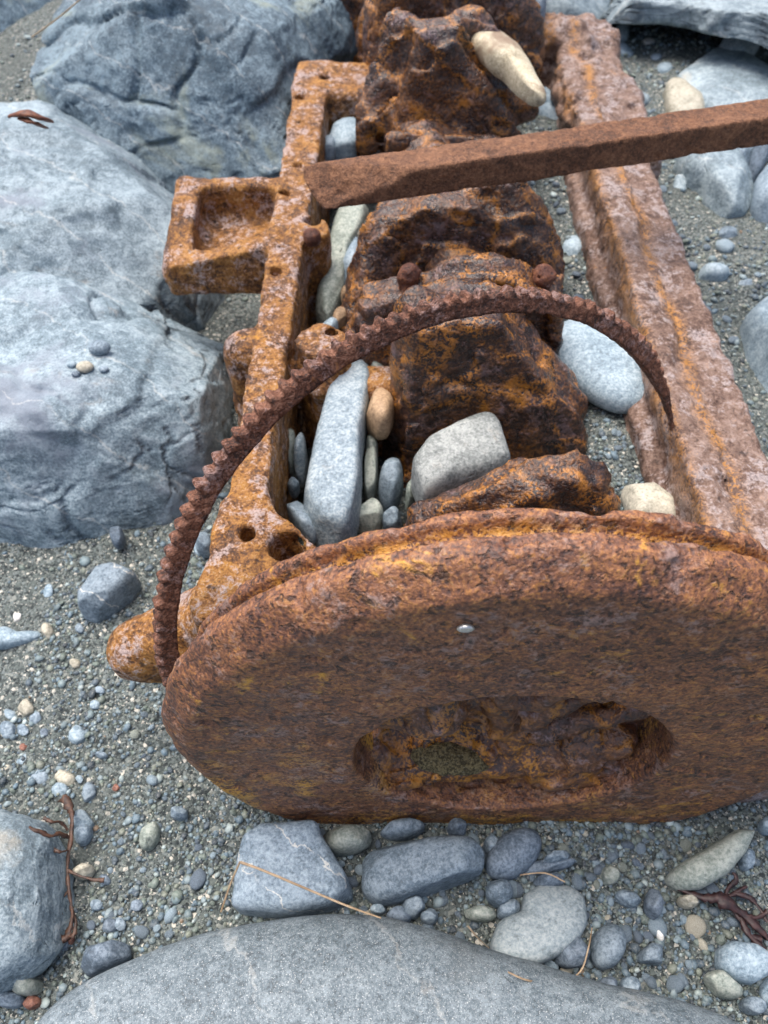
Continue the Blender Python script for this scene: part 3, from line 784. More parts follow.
FOOT = []      # footprints of placed stones
def stone(name, label, cat, poly, z0, hgt, mat, seed, n=2.6, rough=.05, cuts=6, res=5, zm=.45, smooth=2.0, embed=.25, crack=0.0, strata=0.0, group=None, ncut=.93, tilt=(0, 0), spread=.16):
    zc = z0 + hgt * (zm - embed)
    W = np.array([at(px, py, zc)[:2] for px, py in poly])
    cen = (W.min(0) + W.max(0)) / 2
    FOOT.append((cen, W))
    rel = W - cen
    K = 180
    ph = np.linspace(-math.pi, math.pi, K, endpoint=False)
    rr = np.zeros(K)
    for i in range(len(rel)):
        a, b = rel[i], rel[(i + 1) % len(rel)]
        e = b - a
        dx, dy = np.cos(ph), np.sin(ph)
        den = dx * e[1] - dy * e[0]
        den = np.where(np.abs(den) < 1e-9, 1e-9, den)
        t = (a[0] * e[1] - a[1] * e[0]) / den; u = (a[0] * dy - a[1] * dx) / den
        ok = (u >= -1e-6) & (u <= 1 + 1e-6) & (t > 0)
        rr = np.where(ok, np.maximum(rr, t), rr)
    rr[rr == 0] = rr[rr > 0].mean()
    kw = np.exp(-.5 * (np.arange(-12, 13) / smooth) ** 2); kw /= kw.sum()
    rr = np.convolve(np.concatenate([rr[-12:], rr, rr[:12]]), kw, 'valid')
    V, Fc = ico(res)
    h = np.sqrt(V[:, 0] ** 2 + V[:, 1] ** 2); phi = np.arctan2(V[:, 1], V[:, 0])
    r = np.interp(phi, np.append(ph, math.pi), np.append(rr, rr[0]))
    e = 2.0 / n
    # even out the spherical angle so that rounded boxes keep their mesh density
    c = np.clip(h, 0, 1); s = np.abs(V[:, 2])
    nr = (c ** n + s ** n) ** (-1.0 / n)
    c, s = c * nr, s * nr
    size = rr.mean()
    X = np.stack([np.cos(phi) * r * c, np.sin(phi) * r * c, np.sign(V[:, 2]) * s * hgt * .5], 1)
    rng = np.random.default_rng(seed)
    ext0 = np.abs(X[:, :2]).max(0); hi0 = X[:, 2].max()
    for k in range(cuts):
        nv = rng.normal(size=3); nv[2] = abs(nv[2]) * (1.1 if k % 2 else .5); nv /= np.linalg.norm(nv)
        q = X @ nv; dmax = q.max() * (ncut - spread * rng.random())
        ex = q - dmax
        X = X - np.where(ex > 0, ex * .94, 0)[:, None] * nv
    X[:, :2] *= ext0 / np.abs(X[:, :2]).max(0)
    X[:, 2] *= hi0 / X[:, 2].max()
    U = X / size; 
    nrm = U / (np.linalg.norm(U, axis=1, keepdims=True) + 1e-6)
    dsp = rough * (fbm(U * 1.3 + seed * 3.1, 4, seed) * 1.2 + .5 * fbm(U * 4.1 + seed, 4, seed + 5))
    if crack:
        wv = U + .16 * np.stack([noise(U * 3, seed + 31), noise(U * 3, seed + 32), noise(U * 3, seed + 33)], 1)
        wv = wv @ np.array([[.8, .36, .48], [-.6, .48, .64], [0, -.8, .6]])
        for f, a_, w_, l_ in ((1.5, 1.6, .028, 1.0), (3.6, .42, .03, .55), (9.0, .10, .07, .20)):
            f1, e1, idv = voro(wv * np.array([1, 1, 1.5]) * f + seed * 1.7, seed + int(f * 10))
            on = sstep(-.15, .25, fbm(U * 1.6 * f ** .4 + 3, 3, seed + 71))
            dsp = dsp + crack * a_ * (idv - .5) * sstep(0, .12, e1) - crack * l_ * on * np.clip(1 - e1 / w_, 0, 1)
        dsp = dsp + crack * .12 * fbm(U * 14, 4, seed + 50)
        dsp = dsp - crack * .8 * sstep(.5, .8, noise(U * 9, seed + 55))
    if strata:
        dsp = dsp + strata * terrace(U * np.array([.4, .4, 3]), 2, 5, seed + 44)[0]
    X = X + nrm * (dsp * size)[:, None]
    X[:, 2] += X[:, 0] * tilt[0] + X[:, 1] * tilt[1]
    me = new_mesh(name, X * S, Fc)
    zz = z0 + hgt * (.5 - embed)
    o = link(name, me, M[mat] if isinstance(mat, str) else mat, None, (cen[0] * S, cen[1] * S, zz * S))
    return tag(o, label, cat, group)

# boulders of the surround
B = 'boulder'
stone(B, 'large light purple-grey boulder beside the left rail, nearest boulder to the toothed ring', B,
      [(0, 275), (70, 268), (150, 305), (212, 335), (248, 372), (238, 415), (194, 462), (138, 498), (98, 526), (45, 546), (-60, 556), (-200, 500), (-220, 380), (-100, 290)], 0, .27, 'boulder', 11, 3.0, .045, 30, 7, crack=.042, zm=.62, smooth=3, ncut=.95, spread=.24)
stone(B, 'light grey cracked boulder beside the rusty bracket, between a dark boulder and another pale one', B,
      [(-20, 120), (60, 122), (110, 142), (165, 178), (198, 222), (240, 292), (215, 318), (120, 300), (60, 290), (-40, 285), (-220, 290), (-240, 190), (-120, 122)], 0, .30, 'boulder', 23, 3.0, .045, 30, 7, crack=.042, zm=.72, smooth=3, ncut=.95, spread=.24)
stone(B, 'big dark blue-grey boulder with greenish patches behind the far end of the left rail', B,
      [(42, 95), (55, 45), (110, 8), (200, -40), (330, -45), (356, 10), (348, 80), (292, 148), (232, 186), (150, 172), (75, 134)], 0, .52, 'boulderd', 37, 3.2, .045, 24, 7, crack=.042, zm=.55, smooth=3, ncut=.95, spread=.20)
stone(B, 'blurred greenish grey boulder in the far left corner behind the dark boulder', B,
      [(-160, -60), (70, -60), (95, -5), (60, 48), (0, 84), (-140, 80)], 0, .25, 'boulderd', 41, 2.4, .06, 5, 6, crack=.02, zm=.4)
stone('slab', 'huge smooth speckled grey slab in front of the small stones, nearest the camera', 'rock slab',
      [(18, 1024), (60, 990), (120, 965), (180, 942), (250, 924), (330, 914), (390, 917), (480, 945), (620, 995), (770, 1016), (840, 1180), (420, 1330), (-20, 1230)], -.02, .17, 'slab', 53, 3.2, .022, 0, 7, zm=.62, smooth=3)
stone(B, 'pale grey layered boulder beside the brown seaweed sprig', B,
      [(-90, 800), (0, 814), (42, 824), (66, 868), (62, 925), (34, 965), (0, 990), (-90, 1010)], 0, .14, 'far', 59, 2.6, .06, 6, 6, crack=.022, zm=.5, strata=.02)
stone('slab', 'pale blue rock ledge with a dark undercut beyond the far right sand', 'rock slab',
      [(598, -60), (820, -60), (880, 90), (790, 74), (745, 52), (715, 44), (690, 28), (660, 22), (606, 20)], .175, .07, 'far', 61, 5, .05, 10, 6, crack=.045, zm=.5, strata=.014, embed=.0, tilt=(0, -.16), smooth=1.2)
stone('rock', 'square-edged blue-grey rock between the far crankshaft and the undercut ledge', 'rock',
      [(530, -30), (604, -30), (606, 20), (600, 38), (560, 36), (532, 30)], .05, .24, 'far', 67, 3.6, .04, 5, 5, crack=.015, zm=.5)
stone('rock', 'broad grey rock sunk in the sand just beyond the steel bar', 'rock',
      [(676, 80), (690, 62), (715, 52), (740, 56), (800, 90), (810, 130), (700, 122), (684, 100)], .10, .08, 'far', 71, 2.6, .06, 5, 5, crack=.015, zm=.5)
stone('stone', 'cream angular stone with a brown stain between broad grey rock and steel bar', 'stone', [(662, 84), (680, 86), (702, 104), (704, 122), (668, 124)], .11, .06, 'cream', 73, 3, .06, 6, 4)
stone('stone', 'tan jagged stone beneath the undercut ledge', 'stone', [(716, 52), (735, 40), (750, 36), (760, 46), (748, 58), (726, 58)], .12, .08, 'palest', 79, 2.6, .1, 6, 4)
stone('stone', 'long pale blue stone half buried behind the right rail below the steel bar', 'stone',
      [(672, 168), (690, 150), (722, 146), (740, 172), (752, 198), (746, 216), (728, 221), (708, 212), (700, 190), (684, 182)], .10, .11, 'far', 83, 2.6, .04, 4, 5, crack=.01)
stone('stone', 'rounded grey stone tucked under the steel bar near the right edge', 'stone', ell(739, 163, 14, 12, 0), .12, .08, 'blue', 89, 2.4, .05, 4, 4)
stone('stone', 'upright dark slate stone beside the rounded grey one under the bar', 'stone', ell(757, 158, 9, 19, -10), .12, .12, 'slate', 91, 2.6, .07, 6, 4)
stone('stone', 'grey stone cut by the picture edge below the dark slate stone', 'stone', [(752, 190), (768, 172), (800, 180), (800, 225), (764, 222), (750, 208)], .11, .11, 'blue', 97, 2.6, .06, 4, 4)
stone('stone', 'large pale blue-green stone leaning on the right rail at the picture edge', 'stone', [(737, 335), (752, 322), (775, 312), (830, 318), (830, 430), (775, 404), (758, 388), (745, 360)], .08, .16, 'pale', 101, 2.8, .04, 5, 5)
stone('support_boulder', 'grey boulder under the far end of the steel bar', 'boulder', [(870, 90), (940, 60), (1010, 90), (1020, 170), (950, 210), (880, 180)], 0, .42, 'far', 103, 2.6, .06, 5, 5, zm=.6).name = 'boulder'

def rest_on(o, px, py, z):
    """top of a stone under a ground position"""
    p = at(px, py, z) * S
    dg = Vector((p[0] - o.location[0], p[1] - o.location[1], 5.0))
    hit, loc_, n_, i_ = o.ray_cast(dg, Vector((0, 0, -1)))
    return p[0], p[1], (loc_[2] + o.location[2]) if hit else p[2]
near_b = [o for o in COL.objects if o.get('label', '').startswith('large light purple-grey boulder')][0]
bpy.context.view_layer.update()
for i, (px, py, r, m, w_) in enumerate([(76, 345, .0130, 'cream', 'small cream pebble resting on the near pale boulder'), (92, 328, .0170, 'blue', 'bluish pebble resting on the near pale boulder behind the cream one'), (62, 342, .0075, 'pale', 'tiny pale pebble left of the cream one on the near boulder'),
                                     (66, 351, .0065, 'slate', 'tiny dark pebble touching the cream one on the near boulder'), (95, 346, .0075, 'blue', 'tiny bluish pebble right of the cream one on the near boulder')]):
    V, Fc = ico(3)
    X = V * np.array([1, .8, .6]) * (1 + .10 * fbm(V * 1.6 + i * 4, 3, i))[:, None] * r
    x_, y_, z__ = rest_on(near_b, px, py, .25)
    tag(link('pebble', new_mesh('pebble', X * S, Fc), M[m], None, (x_, y_, z__ + r * .45 * S)), w_, 'pebble')

# stones caught inside the engine
P_ = 'stone'
def st(label, poly, z0, hgt, mat, seed, **k):
    k.setdefault('res', 4)
    tr = np.random.default_rng(seed + 900); k.setdefault('tilt', tuple(tr.normal(0, .16, 2)))
    return stone(k.pop('name', 'stone'), label, k.pop('cat', 'stone'), poly, z0, hgt, mat, seed, **k)
st('long pale grey slab stone lying in the channel beside the left rail', [(336, 370), (350, 362), (368, 360), (373, 378), (362, 440), (360, 500), (353, 528), (338, 536), (318, 534), (302, 514), (306, 485), (318, 430), (328, 395)], .16, .10, 'palest', 121, res=5, n=5, rough=.04, cuts=4, ncut=.98, spread=.08, smooth=1.1, zm=.7, tilt=(.1, 0))
st('narrow weathered greenish stone standing against left rail under the bar', [(338, 216), (352, 205), (370, 208), (364, 238), (350, 258), (342, 290), (336, 314), (318, 318), (314, 300), (322, 262)], .14, .10, 'green', 123, res=5, n=4, cuts=5, rough=.04, smooth=1.3, zm=.7)
st('slim blue-grey pebble standing on end beside the third crank throw', ell(353, 274, 11, 27, -8), .15, .09, 'blue', 125)
st('small brownish pebble at the foot of the slim blue-grey pebble', ell(349, 299, 8, 8), .17, .05, 'tan', 127)
st('small tan pebble wedged above the slim blue-grey pebble', ell(359, 240, 9, 14, -25), .17, .06, 'cream', 129)
st('pale greenish stone wedged between the long slab stone and the counterweight', ell(382, 366, 13, 30, -6), .17, .09, 'green', 131, n=3.2)
st('smooth brown stone wedged beside the dark counterweight', [(368, 400), (377, 392), (392, 392), (395, 420), (388, 440), (378, 440), (366, 425)], .18, .08, 'tan', 133, n=2.8, rough=.03, cuts=4)
st('squared grey block stone lying against the dark counterweight face', [(411, 466), (425, 448), (455, 432), (482, 422), (496, 421), (503, 438), (513, 464), (490, 474), (455, 484), (424, 498)], .20, .095, 'block', 135, res=5, n=5, rough=.03, cuts=4, ncut=.99, spread=.06, smooth=1.0, zm=.7, tilt=(-.05, .10))
st('big smooth oval light grey stone resting on gravel by the right rail', [(547, 345), (556, 330), (575, 323), (600, 326), (625, 343), (645, 366), (653, 390), (644, 408), (625, 413), (600, 404), (572, 386), (553, 366)], .19, .07, 'pale', 137, tilt=(0, 0), res=5, n=2.3, rough=.012, cuts=0, smooth=3)
st('cream yellow stone just behind the flywheel on the right', [(620, 493), (645, 483), (668, 490), (680, 510), (672, 530), (630, 530)], .18, .06, 'cream', 139, n=2.6)
st('small rounded grey pebble standing in the gap behind the flywheel', ell(391, 488, 12, 19, -10), .13, .09, 'blue', 141, n=2.4)
st('thin brown-grey stone standing beside the long slab stone', ell(371, 478, 7, 24, -4), .12, .08, 'green', 143, n=3)
st('flat bluish pebble leaning where the left rail meets the flywheel end', [(284, 508), (297, 502), (310, 513), (319, 535), (312, 545), (297, 530)], .17, .05, 'bluev', 145, n=2.6)
st('flat brownish pebble behind the flywheel below the long slab stone', ell(369, 519, 15, 12, 20), .14, .05, 'green', 147)
st('small blue pebble peeking over the flywheel rim', ell(392, 522, 10, 9), .14, .05, 'blue', 149)
st('thin pale sliver beside the squared grey block stone', ell(412, 494, 6, 14, -15), .15, .05, 'green', 151)
st('largest of the three pale pebbles in the dark far cavity', ell(346, 146, 21, 15, 10), .185, .07, 'pale', 153, n=2.5)
st('pale tall pebble on the right of the dark far cavity', ell(369, 146, 11, 15, 5), .185, .07, 'pale', 155)
st('small blue pebble on the left of the dark far cavity', ell(329, 152, 9, 10), .185, .06, 'blue', 157)
st('curved cream and brown stone lying on the far crank throw', [(464, 34), (478, 28), (500, 32), (520, 45), (532, 62), (541, 80), (549, 92), (541, 99), (528, 92), (519, 79), (505, 67), (487, 58), (472, 46)], .39, .05, 'twotone', 159, tilt=(-.1, 0), res=5, rough=.02, cuts=0, n=2.2, smooth=.8, zm=.6)
st('smooth pale pebble standing upright behind the far crank throw', ell(518, 18, 12, 21, -8), .26, .16, 'pale', 161, n=2.3, rough=.02, cuts=0)
st('darker upright pebble beside the smooth pale one at the far crank throw', ell(535, 20, 9, 19, 0), .25, .14, 'slate', 163)
st('flat white-grey pebble, largest beside the crumbled right rail end', ell(549, 116, 20, 9, -22), .16, .05, 'pale', 165, n=2.4)
st('flat pale pebble behind another beside the crumbled right rail end', ell(546, 104, 14, 7, -18), .17, .05, 'pale', 167)
st('tiny pale pebble beside the crumbled right rail end', ell(569, 118, 7, 5), .17, .03, 'pale', 169)
st('weathered grey stone lying just below the steel bar on the crankshaft', ell(506, 190, 25, 11, 8), .28, .07, 'block', 171, n=3)
st('flat pale sliver on gravel beside the third crank throw', ell(587, 231, 13, 4, 0), .17, .02, 'pale', 173)
st('rounded pale pebble on gravel beside the third crank throw', ell(572, 249, 10, 12, -20), .17, .03, 'pale', 175)

st('thin greenish sliver standing by the left rail beside the long slab stone', ell(292, 455, 5, 17, -3), .12, .08, 'green', 177, n=3)
st('pale ragged sliver standing between left rail and long slab stone', ell(301, 462, 6, 19, -5), .12, .08, 'palest', 178, n=3, rough=.12)
st('small round grey pebble low in the slot beside the left rail', ell(294, 488, 6, 6), .13, .04, 'blue', 179)
st('dark stone wedged behind the top of the long slab stone', [(300, 398), (318, 380), (330, 376), (322, 398), (306, 415)], .12, .10, 'slate', 180)
st('small blue stone low in the slot below the bracket', ell(322, 283, 7, 18, 0), .13, .06, 'blue', 181)
st('small pale chip at the foot of the narrow greenish stone', ell(330, 330, 9, 6, 20), .17, .04, 'pale', 182)
st('small pale pebble between the narrow greenish stone and the slim one', ell(341, 268, 5, 8), .15, .06, 'pale', 183)
st('brown flat chip under the small brownish pebble', ell(341, 318, 10, 6, 40), .17, .03, 'tan', 184)
st('small rounded pebble touching the brown wedged stone from below', ell(372, 452, 6, 9), .14, .06, 'green', 185)
for i, (px, py, rx, ry, rot, m, w_) in enumerate([
        (618, 38, 10, 7, 10, 'pale', 'light chip nearest the square-edged rock in the sand behind the right rail'), (622, 52, 12, 6, -20, 'pale', 'flat light stone just behind the crumbled right rail end'), (648, 44, 7, 4, 0, 'white', 'small white chip in the far sand before the undercut ledge'),
        (664, 70, 9, 6, 20, 'pale', 'light stone beside the cream angular stone'), (640, 100, 10, 7, 0, 'far', 'grey stone right behind the crumbled right rail end near the bar'), (728, 236, 12, 7, 15, 'blue', 'grey pebble below the long pale blue stone'),
        (697, 152, 10, 7, 0, 'pale', 'pale pebble on top end of the long half-buried stone'), (718, 140, 11, 6, 10, 'blue', 'flat pebble under the steel bar above the long half-buried stone'), (745, 142, 9, 6, 0, 'slate', 'dark pebble right under the steel bar near the edge'),
        (763, 134, 10, 8, 0, 'pale', 'pale pebble under the steel bar at the edge'), (664, 232, 6, 9, 20, 'pale', 'narrow pale pebble touching the right rail below the bar'), (731, 178, 9, 6, 30, 'pale', 'small pale pebble between long stone and dark slate stone'),
        (712, 276, 16, 6, -8, 'pale', 'flat pale pebble in the sand right of the right rail'), (745, 286, 8, 5, 0, 'blue', 'small grey pebble near the large pale blue-green stone'), (680, 190, 7, 10, 30, 'far', 'light stone between right rail and the long half-buried stone'),
        (752, 70, 10, 6, 0, 'palest', 'dirty pale stone beside the tan jagged stone'), (700, 44, 8, 5, 0, 'slate', 'dark stone in the shade of the undercut ledge'), (656, 58, 6, 4, 10, 'blue', 'small grey pebble in front of the undercut ledge')]):
    st(w_, ell(px, py, rx, ry, rot), .11, rx * .0028, m, 520 + i, n=2.6, cuts=6, rough=.08)

# front row of stones before the flywheel
st('angular blue-grey stone with a thin pale vein at the flywheel foot', [(243, 838), (262, 826), (318, 823), (322, 838), (352, 885), (354, 897), (330, 908), (290, 915), (242, 912), (231, 905), (236, 865)], 0, .075, 'bluev', 201, res=5, n=4.5, rough=.04, cuts=6, ncut=.98, spread=.10, smooth=.9, zm=.6, tilt=(.06, .08))
st('rounded greenish pebble between the angular stone and flywheel', ell(346, 841, 27, 14, 3), 0, .06, 'green', 203, n=2.4)
st('small flat grey pebble touching the flywheel bottom', ell(402, 830, 23, 10, 5), 0, .05, 'blue', 205, n=2.5)
st('thick rounded grey block with brown spots at the flywheel foot', [(362, 855), (380, 842), (430, 838), (470, 840), (484, 855), (482, 876), (450, 886), (400, 900), (375, 903), (361, 890)], 0, .08, 'blue', 207, res=5, n=3.4, rough=.025, cuts=4, smooth=1.6, zm=.6)
st('smooth leaning oval dark blue-grey pebble right of the thick block', ell(513, 855, 32, 21, 38), 0, .055, 'slate', 209, n=2.3, rough=.02, cuts=0)
st('thin flat slate sliver lying under another sliver', [(519, 866), (545, 860), (572, 858), (574, 866), (545, 875), (522, 876)], 0, .03, 'slate', 211, n=3)
st('upper short slate sliver near the flywheel foot', [(540, 860), (552, 852), (568, 853), (568, 860), (550, 864)], .015, .03, 'blue', 213)
st('small rounded grey stone below the leaning oval pebble', ell(499, 894, 14, 14, 20), 0, .05, 'blue', 215)
st('pale heart-shaped stone with a rusty stain', [(489, 945), (498, 922), (520, 912), (524, 894), (540, 884), (570, 885), (584, 896), (586, 925), (575, 945), (556, 958), (535, 968), (505, 967), (490, 958)], 0, .055, stone_mat('stone_heart', (.30, .37, .40), (.42, .48, .50), .2, dirt=.35, bumpk=.7, cont=.5), 217, res=5, n=3, rough=.015, cuts=0, smooth=1.8)
st('flat green-grey stone left of the heart-shaped stone', ell(480, 914, 17, 8, -5), 0, .03, 'green', 219)
st('grey stone peeking out behind the heart-shaped stone', ell(508, 910, 13, 9, 15), 0, .04, 'blue', 221)
st('dark stone behind the top of the heart-shaped stone', ell(550, 882, 17, 7, 0), 0, .04, 'slate', 223)
st('dark grey rounded pebble touching the heart-shaped stone', [(556, 938), (568, 933), (580, 940), (588, 954), (584, 967), (566, 969), (555, 962)], .01, .045, 'slate', 225, n=2.8)
st('egg-shaped blue-grey pebble right of the heart-shaped stone', ell(607, 947, 17, 24, -18), 0, .045, 'blue', 227, n=2.3, rough=.02, cuts=0)
st('teardrop grey stone with a pointed tip near the dark seaweed', [(665, 878), (676, 866), (700, 852), (730, 834), (748, 825), (750, 834), (740, 856), (722, 878), (700, 890), (678, 891)], 0, .06, 'green', 229, res=5, n=2.6, rough=.02, cuts=2, smooth=1.3)
st('flat squared pale blue pebble at the right edge of the slab', [(716, 950), (728, 942), (752, 945), (768, 956), (766, 976), (750, 985), (732, 980), (716, 968)], 0, .045, 'pale', 231, n=3.2, rough=.015, cuts=0)
st('flat green oval pebble below the squared pale blue pebble', ell(723, 985, 22, 12, -25), 0, .035, 'green', 233, n=2.5)
st('dark oval pebble standing alone right of centre front', ell(653, 904, 9, 16, 0), 0, .04, 'slate', 235)
st('small pebble pair member, darker one at the slab edge below heart-shaped stone', ell(607, 988, 11, 11), 0, .04, 'slate', 237)
st('small pebble pair member, lighter wedge at the slab edge below egg-shaped pebble', ell(629, 987, 10, 11, 30), 0, .035, 'blue', 239)
st('angular grey pebble between egg-shaped pebble and squared pale pebble', [(634, 957), (650, 943), (662, 945), (660, 966), (640, 963)], 0, .035, 'blue', 241, n=3)
st('grey pebble cut by the right picture edge beside green oval pebble', ell(768, 992, 8, 15), 0, .03, 'pale', 243)
st('small dark blue pebble on the slab edge at far right', ell(752, 1006, 12, 9, -20), 0, .03, 'blue', 245)
st('rounded pebble cut by the right picture edge near the flywheel', ell(768, 826, 10, 9), 0, .04, 'pale', 247)
st('small blue pebble above the dark seaweed at right edge', ell(746, 860, 7, 11), 0, .03, 'blue', 249)
st('pale lens-shaped pebble tucked under the heart-shaped stone', ell(551, 966, 8, 5, -30), 0, .02, 'pale', 251)
st('greenish rounded pebble near the slivers', ell(609, 876, 10, 9, -30), 0, .03, 'green', 253)
st('two-lobed grey pebble between slivers and dark oval pebble', ell(628, 899, 14, 8, -20), 0, .03, 'blue', 255)
st('cream pebble beneath the dark seaweed', ell(687, 902, 10, 6, -20), 0, .03, 'cream', 257)
st('white sliver right of the egg-shaped pebble', ell(659, 935, 3, 7, 30), 0, .012, 'white', 259)
st('rounded blue pebble below the thick rounded block', ell(413, 908, 12, 11), 0, .04, 'blue', 261)
st('dark pebble under the thick rounded block, left of two', ell(399, 916, 13, 9, -10), 0, .04, 'slate', 263)
st('small blue pebble under the thick rounded block, right of two', ell(429, 917, 9, 8), 0, .035, 'blue', 265)
st('small white pebble under the thick rounded block', ell(378, 910, 8, 5), 0, .025, 'pale', 267)
st('dark stone between flywheel and leaning oval pebble', ell(457, 829, 10, 9), 0, .04, 'slate', 269)
st('small round stone above the leaning oval pebble', ell(491, 846, 8, 9), 0, .04, 'blue', 271)

# loose stones on the left sand
st('grey wedge stone with a white quartz vein on the left sand', [(78, 598), (88, 582), (98, 568), (115, 565), (139, 578), (130, 592), (112, 606), (92, 616), (80, 612)], 0, .075, 'bluev', 301, res=5, n=3.6, rough=.03, cuts=5, ncut=.97, smooth=1.0, zm=.6)
st('pale flat blue stone at the left edge of the sand', [(-20, 632), (8, 628), (22, 634), (40, 628), (42, 636), (25, 643), (0, 650), (-20, 650)], 0, .025, 'pale', 303, n=3)
st('small cream shard beside the pale flat blue stone', ell(48, 632, 6, 8, 20), 0, .02, 'cream', 305)
st('dark blue rounded stone between pale boulder and big slab', [(78, 962), (88, 945), (112, 940), (130, 944), (131, 958), (110, 970), (88, 978)], 0, .05, 'slate', 307, n=2.6)
st('small terracotta shard beside the slab corner', ell(33, 1003, 9, 7, 20), 0, .02, 'red', 309)
st('grey stone hidden below the layered boulder', ell(28, 985, 14, 12, 10), 0, .05, 'green', 311)
st('dark stone at the bottom left corner', ell(12, 1000, 14, 9, 0), 0, .04, 'slate', 313)
st('pale stone near the seaweed sprig top', ell(82, 822, 12, 11, 0), 0, .035, 'pale', 315)
st('flat grey stone beside the seaweed sprig', ell(84, 834, 8, 12, -20), 0, .03, 'blue', 317)
st('cream pebble beside the seaweed sprig stem', ell(84, 872, 11, 7, 20), 0, .03, 'cream', 319)
st('pale greenish stone in the sand between sprig and flywheel', ell(150, 836, 9, 16, -15), 0, .025, 'green', 321)
st('oval blue pebble alone left of the flywheel foot', ell(179, 814, 9, 6, 0), 0, .03, 'blue', 323)
st('small dark stone at foot of the left boulder', ell(205, 546, 10, 9, 0), .02, .05, 'blue', 325)
st('small blue stone below the left boulder edge', ell(118, 538, 7, 9, 0), .02, .04, 'slate', 327)
for i, (px, py, rx, ry, rot, m) in enumerate([(77, 735, 9, 10, -10, 'pale'), (22, 761, 8, 8, 0, 'pale'), (8, 731, 9, 9, 0, 'blue'), (23, 730, 6, 7, 0, 'blue'), (26, 708, 9, 8, 20, 'cream'), (11, 714, 6, 6, 0, 'pale'), (36, 718, 6, 7, 0, 'blue'),
                                             (95, 705, 5, 5, 0, 'pale'), (65, 778, 11, 8, -20, 'cream'), (79, 779, 4, 5, 0, 'pale'), (59, 791, 10, 8, 0, 'pale'), (89, 792, 12, 7, 0, 'blue'), (40, 776, 9, 9, 0, 'blue'), (116, 788, 4, 4, 0, 'red'),
                                             (23, 747, 4, 4, 0, 'red'), (101, 755, 8, 3, 0, 'blue'), (45, 733, 5, 5, 0, 'slate'), (5, 768, 8, 6, 0, 'cream'), (48, 552 + 40, 7, 5, 0, 'pale'), (17, 617, 5, 4, 0, 'white'), (200, 548, 8, 6, 0, 'pale'),
                                             (80, 628, 6, 5, 0, 'blue'), (60, 858, 7, 6, 0, 'blue'), (96, 905, 7, 6, 0, 'blue'), (110, 925, 9, 8, 0, 'slate'), (70, 940, 5, 5, 0, 'red'), (62, 945, 7, 8, 0, 'slate'), (105, 880, 6, 6, 0, 'slate'),
                                             (120, 924, 7, 6, 10, 'blue'), (137, 905, 6, 7, 0, 'slate'), (66, 823, 5, 7, 0, 'blue'), (100, 690, 5, 4, 0, 'blue'), (75, 663, 5, 5, 0, 'cream')]):
    nm = {'pale': 'pale grey', 'blue': 'blue-grey', 'cream': 'cream', 'red': 'reddish', 'slate': 'dark', 'white': 'white'}[m]
    st('small %s pebble among others lying in the sand left of the flywheel' % nm, ell(px, py, rx, ry, rot + i * 23), 0, rx * .0013, m, 400 + i, res=3, name='pebble', cat='pebble', group='%s pebbles on the left sand' % nm, cuts=7, rough=.14, ncut=.9)

# ------------------------------------------------------------------ scattered small pebbles (individuals, sharing a few shapes)
rng = np.random.default_rng(77)
protos = []
for k in range(10):
    V, Fc = ico(3)
    ax = np.array([1, rng.uniform(.6, .95), rng.uniform(.4, .7)])
    X = V * ax
    for q in range(3):
        nv = rng.normal(size=3); nv /= np.linalg.norm(nv); qd = X @ nv; ex = qd - qd.max() * .85
        X = X - np.where(ex > 0, ex * .8, 0)[:, None] * nv
    X = X * (1 + .12 * fbm(V * 1.5 + k * 5, 3, k))[:, None]
    protos.append((X, Fc))
pmesh = {}
def proto_mesh(k, m):
    if (k, m) not in pmesh:
        me = new_mesh('pebble', protos[k][0] * S, protos[k][1]); me.materials.append(M[m]); pmesh[(k, m)] = me
    return pmesh[(k, m)]

def in_poly(p, W):
    x, y = p; c = False; n = len(W)
    for i in range(n):
        a, b = W[i], W[i - 1]
        if (a[1] > y) != (b[1] > y) and x < (b[0] - a[0]) * (y - a[1]) / (b[1] - a[1]) + a[0]: c = not c
    return c
def blocked(x, y, pad=0.0):
    if -.27 + 0 < x < .50 + pad and Y_FACE - pad < y < .37: return True
    if L_OUT - pad < x < L_IN - .02 + pad and .37 < y < 1.72: return True
    if R_IN - .02 - pad < x < R_OUT + pad and .25 < y < 1.9: return True
    if -.37 < x < -.18 and 1.05 < y < 1.31: return True
    if -.05 < x < .31 and (.45 < y < .58 or .70 < y < 2.3): return True
    for cen, W in FOOT:
        if abs(x - cen[0]) < .9 and in_poly((x, y), W): return True
    return False

